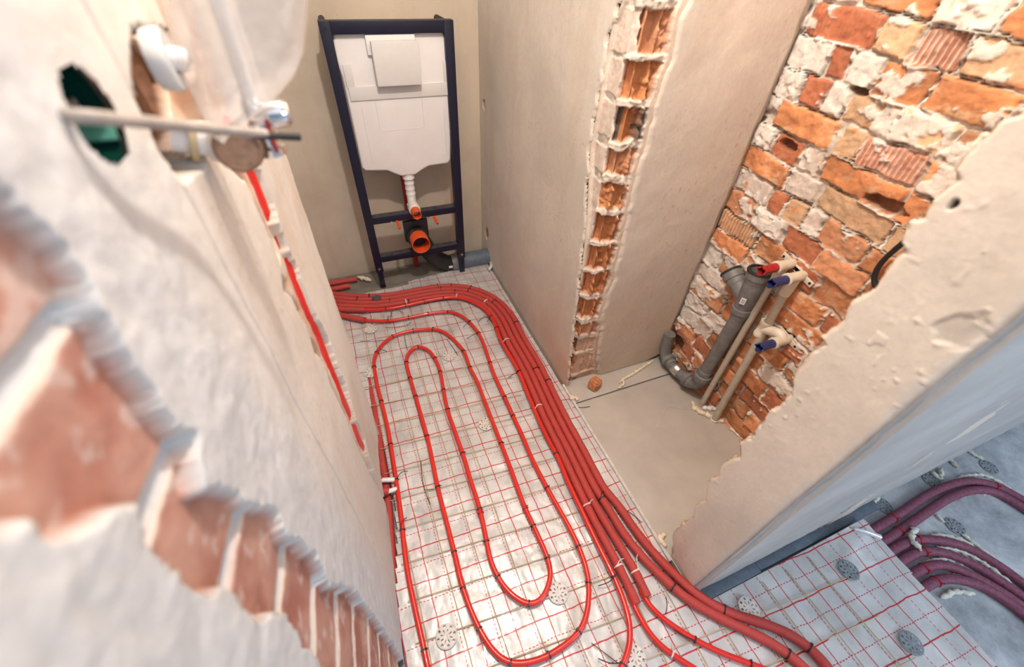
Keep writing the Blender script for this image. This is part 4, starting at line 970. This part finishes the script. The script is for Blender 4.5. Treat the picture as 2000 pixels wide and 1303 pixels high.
# grey soil pipe behind
gp = onY(905, 510, 1.985)
dp = empty('soil_pipe', (gp.x, 1.985, 0), 'blue grey drain pipe running from behind the blue frame into the right wall corner', 'pipe')
zc = onY(930, 505, 1.985).z
MB().cyl((0.46, 1.985, zc), (X1 + 0.03, 1.985, zc), 0.048, 30).build('pipe', M['pvc_blue'], dp)
MB().tube(spline([Vector((0.50, 1.985, zc)), Vector((0.44, 1.985, zc + 0.002)), Vector((0.375, 1.98, zc + 0.05)), Vector((0.33, 1.965, zc + 0.12)), Vector((o2.x, 1.945, o2.z))], 0.008), 0.047, 28).build('bend', M['rubber'], dp)
MB().lathe((0.455, 1.985, zc), (0.52, 1.985, zc), [(0, 0.050), (0.012, 0.053), (0.03, 0.053), (0.04, 0.050), (0.065, 0.050)], 30).build('collar', M['pvc'], dp)
MB().box((0.44, 1.935, zc + 0.01), (0.022, 0.001, 0.014), Matrix.Rotation(0.1, 3, 'Y')).build('label', M['paper'], dp)
rp = onY(788, 350, 2.06); re_ = onY(812, 525, 2.06)
tag(MB().cyl((rp.x, 2.06, 0.0), (rp.x, 2.06, 0.72), 0.014).build('red_conduit', M['cap_red']), 'dark red conduit rising up the far wall behind the cistern pipe', 'pipe')

# ================================================================== NICHE PIPES (near the brick wall)
XP = 1.165
dr = empty('drain_pipe', onX(1372, 740, XP), 'grey forked drain pipe standing against the brick wall with a bend at its foot', 'pipe')
def q(u, v, x=XP): return onX(u, v, x)
top = q(1479, 528); yj = q(1455, 590); bot = q(1368, 742)
MB().tube([q(1454, 600), bot], 0.025, 24).build('pipe', M['pvc'], dr)
def sleeve(a, b_, r, mat, name, lip=0.0055):
    a = Vector(a); b_ = Vector(b_); d = (b_ - a).length
    return MB().lathe(a, b_, [(0, r - 0.002), (0.002, r), (d * 0.45, r), (d * 0.5, r + lip), (d * 0.95, r + lip), (d, r)], 26).build(name, mat, dr)
sleeve(q(1443, 618), q(1451, 600), 0.028, M['pvc'], 'collar')
# fork body and the two open arms
MB().tube(spline([q(1446, 609), q(1452, 598), q(1466, 572), q(1476, 552)], 0.006), 0.031, 28, rf=lambda i, n: 0.0265 + 0.0075 * min(1, i / n * 1.6)).build('fork', M['pvc'], dr)
MB().tube(spline([q(1460, 590), q(1447, 566), q(1438, 549)], 0.006), 0.0275, 26).build('branch', M['pvc'], dr)
for a, b_, rr in ((q(1474, 556), q(1485, 530), 0.0370), (q(1441, 556), q(1428, 531), 0.0335)):
    d = (b_ - a).length
    MB().lathe(a, b_, [(0, rr - 0.006), (0.006, rr - 0.003), (d * 0.45, rr - 0.003), (d * 0.5, rr), (d, rr), (d, rr - 0.005), (d * 0.1, rr - 0.006), (d * 0.1, 0.001)], 32, cap=False).build('socket', M['pvc'], dr)
    ax = (b_ - a).normalized(); MB().lathe(b_ - ax * 0.002, b_ + ax * 0.006, [(0, rr + 0.002), (0.003, rr + 0.003), (0.008, rr + 0.001), (0.008, rr - 0.005), (0, rr - 0.005)], 32, cap=False).build('rubber_ring', M['rubber'], dr)
MB().tube(spline([q(1372, 735), q(1366, 746), q(1352, 748), q(1338, 738), q(1322, 724), q(1305, 705), q(1299, 688), q(1303, 668), q(1309, 652)], 0.008), 0.0245, 22).build('bend', M['pvc'], dr)
sleeve(q(1379, 722), q(1369, 740), 0.0285, M['pvc'], 'collar'); sleeve(q(1352, 750), q(1340, 739), 0.028, M['pvc'], 'collar'); sleeve(q(1313, 713), q(1303, 701), 0.027, M['pvc'], 'collar')
cl = sleeve(q(1328, 729), q(1318, 717), 0.0275, M['steel'], 'hose_clamp', 0.001)
MB().box(q(1344, 714), (0.012, 0.010, 0.010), None, 0.002).build('clamp_screw', M['steel'], dr)
c_ = q(1457, 577); pa_ = (q(1476, 552) - q(1452, 598)).normalized(); nv = Vector((0, 0, CAM_Z)) - c_; nv = (nv - pa_ * nv.dot(pa_)).normalized(); rotl = Matrix((pa_.cross(nv), pa_, nv)).transposed()
lb_ = MB().box(c_ + nv * 0.0420, (0.016, 0.024, 0.0008), rotl).build('label', M['paper'], dr)
for dz_ in (-0.007, -0.003, 0.002, 0.006): MB().box(c_ + nv * 0.0427 + rotl @ Vector((0, dz_, 0)), (0.011, 0.0018, 0.0004), rotl).build('label_print', M['pvc'], dr)

def water_pipe(label, foot, topp, r, cap, base, tee=None):
    XW = 1.178
    e = empty('water_pipe', onX(*foot, XW), label, 'pipe')
    a = onX(*foot, XW); b_ = onX(*topp, XW); a.z = min(a.z, 0.0)
    MB().tube([a, b_], r, 20).build('pipe', M['beige_pipe'], e)
    MB().lathe(a + Vector((0, 0, 0.002)), b_, [(0, r + 0.003), (0.012, r + 0.003), (0.014, r)], 20).build('foot_collar', M['beige_fit'], e)
    def outlet(bx, by, mat):
        c = onX(bx, by, 1.150); c = Vector((XW, c.y, c.z))
        MB().lathe((XB - 0.012, c.y, c.z), (XW - 0.045, c.y, c.z), [(0, 0.012), (0.01, 0.015), (XB - 0.012 - XW, 0.0165), (0.060, 0.0165), (0.066, 0.019), (0.074, 0.019), (0.076, 0.014)], 24).build('elbow', M['beige_fit'], e)
        for s in (-1, 1):
            w = MB().box((XB - 0.020, c.y + s * 0.024, c.z + s * 0.006), (0.006, 0.034, 0.018), Matrix.Rotation(0.2, 3, 'X'), 0.0025); w.build('mounting_lug', M['beige_fit'], e)
            MB().cyl((XB - 0.018, c.y + s * 0.032, c.z + s * 0.006), (XB - 0.0245, c.y + s * 0.032, c.z + s * 0.006), 0.004).build('screw', M['rubber'], e)
        # open cap with a notched mouth
        bm = bmesh.new(); n = 24; x0 = XW - 0.042; x1 = x0 - 0.060
        rings = []
        for (xx, rr, jag) in ((x0, 0.0140, 0), (x1, 0.0146, 1), (x1, 0.0112, 1), (x0, 0.0108, 0)):
            rings.append([bm.verts.new((xx + (jag * 0.006 * (1 if (i // 3) % 2 else 0)), c.y + rr * math.cos(2 * math.pi * i / n) * (1 + 0.10 * math.cos(4 * 2 * math.pi * i / n) * jag), c.z + rr * math.sin(2 * math.pi * i / n) * (1 + 0.10 * math.cos(4 * 2 * math.pi * i / n) * jag))) for i in range(n)])
        for A, B_ in zip(rings, rings[1:]):
            for i in range(n): bm.faces.new((A[i], A[(i + 1) % n], B_[(i + 1) % n], B_[i]))
        bm.faces.new(rings[-1]); bmesh.ops.recalc_face_normals(bm, faces=bm.faces)
        me = bpy.data.meshes.new('outlet_cap'); bm.to_mesh(me); bm.free(); oo = link('outlet_cap', me, mat, e); me.set_sharp_from_angle(angle=0.8); return c
    cen = outlet(*base, cap)
    MB().tube([b_, Vector((XW, cen.y, cen.z))], r + 0.003, 20).build('elbow_neck', M['beige_fit'], e)
    if tee:
        t0, t1, tb = tee; A = onX(*t0, XW); B_ = onX(*t1, XW)
        MB().lathe(A, B_, [(0, 0.017), (0.004, 0.019), (0.014, 0.019), (0.016, 0.0175), ((B_ - A).length - 0.016, 0.0175), ((B_ - A).length - 0.014, 0.019), ((B_ - A).length, 0.019)], 24).build('tee', M['beige_fit'], e)
        c2 = outlet(*tb, M['cap_blue']); mid = (A + B_) / 2
        MB().tube(spline([mid, Vector((XW, c2.y + 0.02, c2.z + 0.012)), c2], 0.005), 0.0165, 20).build('tee_arm', M['beige_fit'], e)
    return e
water_pipe('slim beige water pipe with a red cap, beside the grey drain pipe', (1366, 797), (1512, 545), 0.0112, M['cap_red'], (1521, 521))
water_pipe('thicker beige water pipe with two blue caps and a tee halfway up', (1395, 820), (1532, 575), 0.0132, M['cap_blue'], (1541, 545), ((1481, 655), (1499, 628), (1515, 669)))
# brick lump on the niche floor
bm = bmesh.new(); bmesh.ops.create_cube(bm, size=1.0); bmesh.ops.bevel(bm, geom=bm.edges[:], offset=0.12, segments=2, affect='EDGES')
bmesh.ops.subdivide_edges(bm, edges=bm.edges[:], cuts=2, use_grid_fill=True)
for v in bm.verts: v.co = Vector((v.co.x * 0.050, v.co.y * 0.045, v.co.z * 0.045)) + Vector([random.uniform(-1, 1) * 0.0018 for _ in range(3)])
me = bpy.data.meshes.new('brick_lump'); bm.to_mesh(me); bm.free(); o = link('brick_lump', me, M['chunk'], None, False); c = P(1161, 752, 0.018); o.location = (c.x, c.y, 0.027); o.rotation_euler = (0.1, 0.15, 0.5)
tag(o, 'broken orange brick lump on the niche floor at the open wall corner', 'brick')
# black cable on the brick wall
tag(MB().tube(smooth_path(spline([onX(u, v, 1.185) for u, v in [(1900, 350), (1850, 385), (1812, 420), (1785, 455), (1758, 480), (1730, 502), (1712, 525), (1703, 552), (1725, 580)]], 0.01)), 0.0065, 10).build('black_cable', M['black']), 'black cable bulging off the brick wall behind the torn plaster', 'cable')
# grey duct under the stub wall
tag(MB().box2((0.70, YS - 0.030, -0.034), (0.93, YS + 0.02, -0.002), 0.004).box2((0.932, YS - 0.026, -0.034), (1.5, YS + 0.02, -0.006), 0.006).build('cable_duct', M['pvc_blue']), 'blue grey duct lying in the gap under the stub wall', 'duct')
# rolled film edge at the lifted corner
tag(MB().tube(spline([P(1668, 1033, 0.03), P(1690, 1038, 0.03), P(1718, 1049, 0.022)], 0.006), 0.008, 14, rf=lambda i, n: 0.004 + 0.006 * i / n).build('film_roll', plain('clear_film', (0.75, 0.78, 0.8), 0.15, 0.3)), 'rolled up clear film edge at the lifted corner of the foil mat', 'film')

# ================================================================== THINGS ON THE LEFT WALL
xw = xL(HOLE.y)
jb = empty('junction_box', (xw, HOLE.y, HOLE.z), 'dark green round box sunk in the grey plaster of the left wall', 'box')
MB().lathe((xw - 0.004, HOLE.y, HOLE.z), (xw - 0.056, HOLE.y, HOLE.z), [(0, HR + 0.0005), (0, HR + 0.003), (0.050, HR + 0.003), (0.050, 0.0005)], 40, cap=False).build('box_shell', M['green'], jb)
MB().box((xw - 0.014, HOLE.y + 0.024, HOLE.z - 0.016), (0.020, 0.003, 0.012), Matrix.Rotation(-0.6, 3, 'X')).build('inner_tab', M['green_light'], jb)
MB().lathe((xw - 0.012, HOLE.y + 0.012, HOLE.z + 0.006), (xw - 0.03, HOLE.y + 0.012, HOLE.z + 0.006), [(0, 0.003), (0.01, 0.003)], 12).build('screw', M['steel'], jb)
e = empty('box_cable', (xw, HOLE.y, HOLE.z), 'beige cable with black end sticking out of the green wall box', 'cable')
c0 = Vector((xw - 0.040, HOLE.y + 0.002, HOLE.z + 0.004)); c3 = onY(585, 268, HOLE.y + 0.10); c1_ = onL(170, 228, 0.012); c2_ = onY(400, 250, HOLE.y + 0.05)
cp = spline([c0, c1_, c2_, onY(520, 262, HOLE.y + 0.085)], 0.006)
MB().tube(cp, 0.0044, 12).build('sheath', M['sheath'], e)
MB().tube(spline([cp[-4] + Vector((0, 0, -0.002)), c3], 0.006), 0.0036, 12).build('black_end', M['black'], e)
# white ring flange in the recess
rg = onL(300, 118, -0.004)
e = empty('pipe_flange', rg, 'white plastic ring set in the chased recess of the left wall', 'flange')
MB().lathe(rg, rg + Vector((0.03, 0, 0)), [(0, 0.010), (0, 0.024), (0.012, 0.026), (0.016, 0.024), (0.016, 0.012), (0.004, 0.010)], 30, cap=False).build('ring', M['offwhite'], e)
bb = onL(335, 115, 0.02)
MB().cyl(onL(300, 108, 0.0), onL(362, 118, 0.02), 0.010).build('white_tube', M['white'], e)
# valve with a brown plug
YV = 0.54
vc = onY(466, 290, YV)
e = empty('wall_valve', vc, 'white angled valve with a round brown plug on the left wall', 'valve')
ax = (Vector((0, 0, CAM_Z)) - vc).normalized(); 
back = onL(335, 272, -0.02)
MB().lathe(back, vc, [(0, 0.012), (0.03, 0.012), (0.031, 0.016), ((back - vc).length - 0.01, 0.018), ((back - vc).length, 0.018)], 24).build('body', M['white'], e)
MB().lathe(vc - ax * 0.004, vc + ax * 0.03, [(0, 0.020), (0.012, 0.0235), (0.026, 0.0235), (0.030, 0.021), (0.030, 0.0195), (0.028, 0.019)], 28).build('plug', M['brown'], e)
MB().lathe(back, vc, [(0.016, 0.019), (0.022, 0.019)], 20).build('brass_nut', M['rod'], e)
# chrome tap with the white rod
t0 = onY(484, 190, YV); t1 = onY(538, 300, YV)
e = empty('chrome_tap', t1, 'chrome tap fitting with a white rod above, hanging beside the brown plug', 'tap')
Lt = (t1 - t0).length
MB().lathe(t0, t1, [(0, 0.008), (0.01, 0.012), (0.02, 0.012), (0.022, 0.008), (Lt * 0.35, 0.009), (Lt * 0.42, 0.013), (Lt * 0.6, 0.013), (Lt * 0.62, 0.009), (Lt - 0.01, 0.010), (Lt - 0.008, 0.014), (Lt, 0.014)], 26).build('body', M['chrome'], e)
k0 = onY(500, 225, YV); k1 = onY(533, 222, YV); MB().lathe(k0 - (k1 - k0) * 0.4, k1, [(0, 0.009), (0.01, 0.014), (0.035, 0.014), (0.04, 0.010)], 22).build('knob', M['chrome'], e)
MB().tube([onY(405, -70, YV), onY(430, 20, YV), onY(462, 110, YV), onY(492, 205, YV)], 0.0075, 14).build('rod', M['offwhite'], e)
rs = MB().tube([onY(520, 235, YV - 0.014), onY(541, 298, YV - 0.015)], 0.0022, 8).build('red_reflection', M['cap_red'], e)  # thin red bar stands in for a red reflection on the chrome
# crumpled clear bag over the rod
bm = bmesh.new(); rows = []
rowsp = [(-60, 300, 612), (0, 318, 600), (50, 328, 598), (100, 342, 592), (140, 356, 575), (175, 372, 545), (205, 385, 505), (228, 402, 470), (240, 415, 450)]
sp = []
for (a, b_) in zip(rowsp, rowsp[1:]):
    for k in range(4): t = k / 4; sp.append([a[i] * (1 - t) + b_[i] * t for i in range(3)])
sp.append(rowsp[-1]); n = 56
for ri, (v, u0, u1) in enumerate(sp):
    A = onY(u0, v, YV); B_ = onY(u1, v, YV); c = (A + B_) / 2; hw = (B_ - A).length / 2; dirx = (B_ - A).normalized(); ring = []
    for i in range(n):
        a = 2 * math.pi * i / n
        w = 1 + 0.045 * math.sin(a * 7 + ri * 0.33) + 0.03 * math.sin(a * 13 - ri * 0.5)
        ring.append(bm.verts.new(c + dirx * math.cos(a) * hw * (w if abs(math.cos(a)) < 0.9 else 1) + Vector((0, -1, -0.25)) * math.sin(a) * 0.035 * w))
    rows.append(ring)
for A, B_ in zip(rows, rows[1:]):
    for i in range(n): bm.faces.new((A[i], A[(i + 1) % n], B_[(i + 1) % n], B_[i]))
bm.faces.new(rows[-1]); me = bpy.data.meshes.new('plastic_bag'); bm.to_mesh(me); bm.free()
tag(link('plastic_bag', me, M['bag']), 'cloudy plastic bag hanging at the upper left over the white rod', 'bag')
# red pipe in the chase of the left wall
re_px = [(430, 230), (462, 290), (481, 328), (499, 383), (512, 410), (535, 466), (559, 521), (570, 549), (590, 604), (610, 638), (629, 694), (646, 730), (659, 767), (677, 804), (689, 841), (706, 875), (720, 903), (740, 945)]
pts = []
for u, v in re_px:
    p = onL(u, v, -0.016); pts.append(Vector((xL(p.y) - 0.0150, p.y - 0.011, p.z)))
tag(MB().tube(smooth_path(spline(pts, 0.01), 20), 0.0125, 14).build('riser_pipe', M['tube']), 'bright red pipe running down the chase in the left wall', 'pipe')
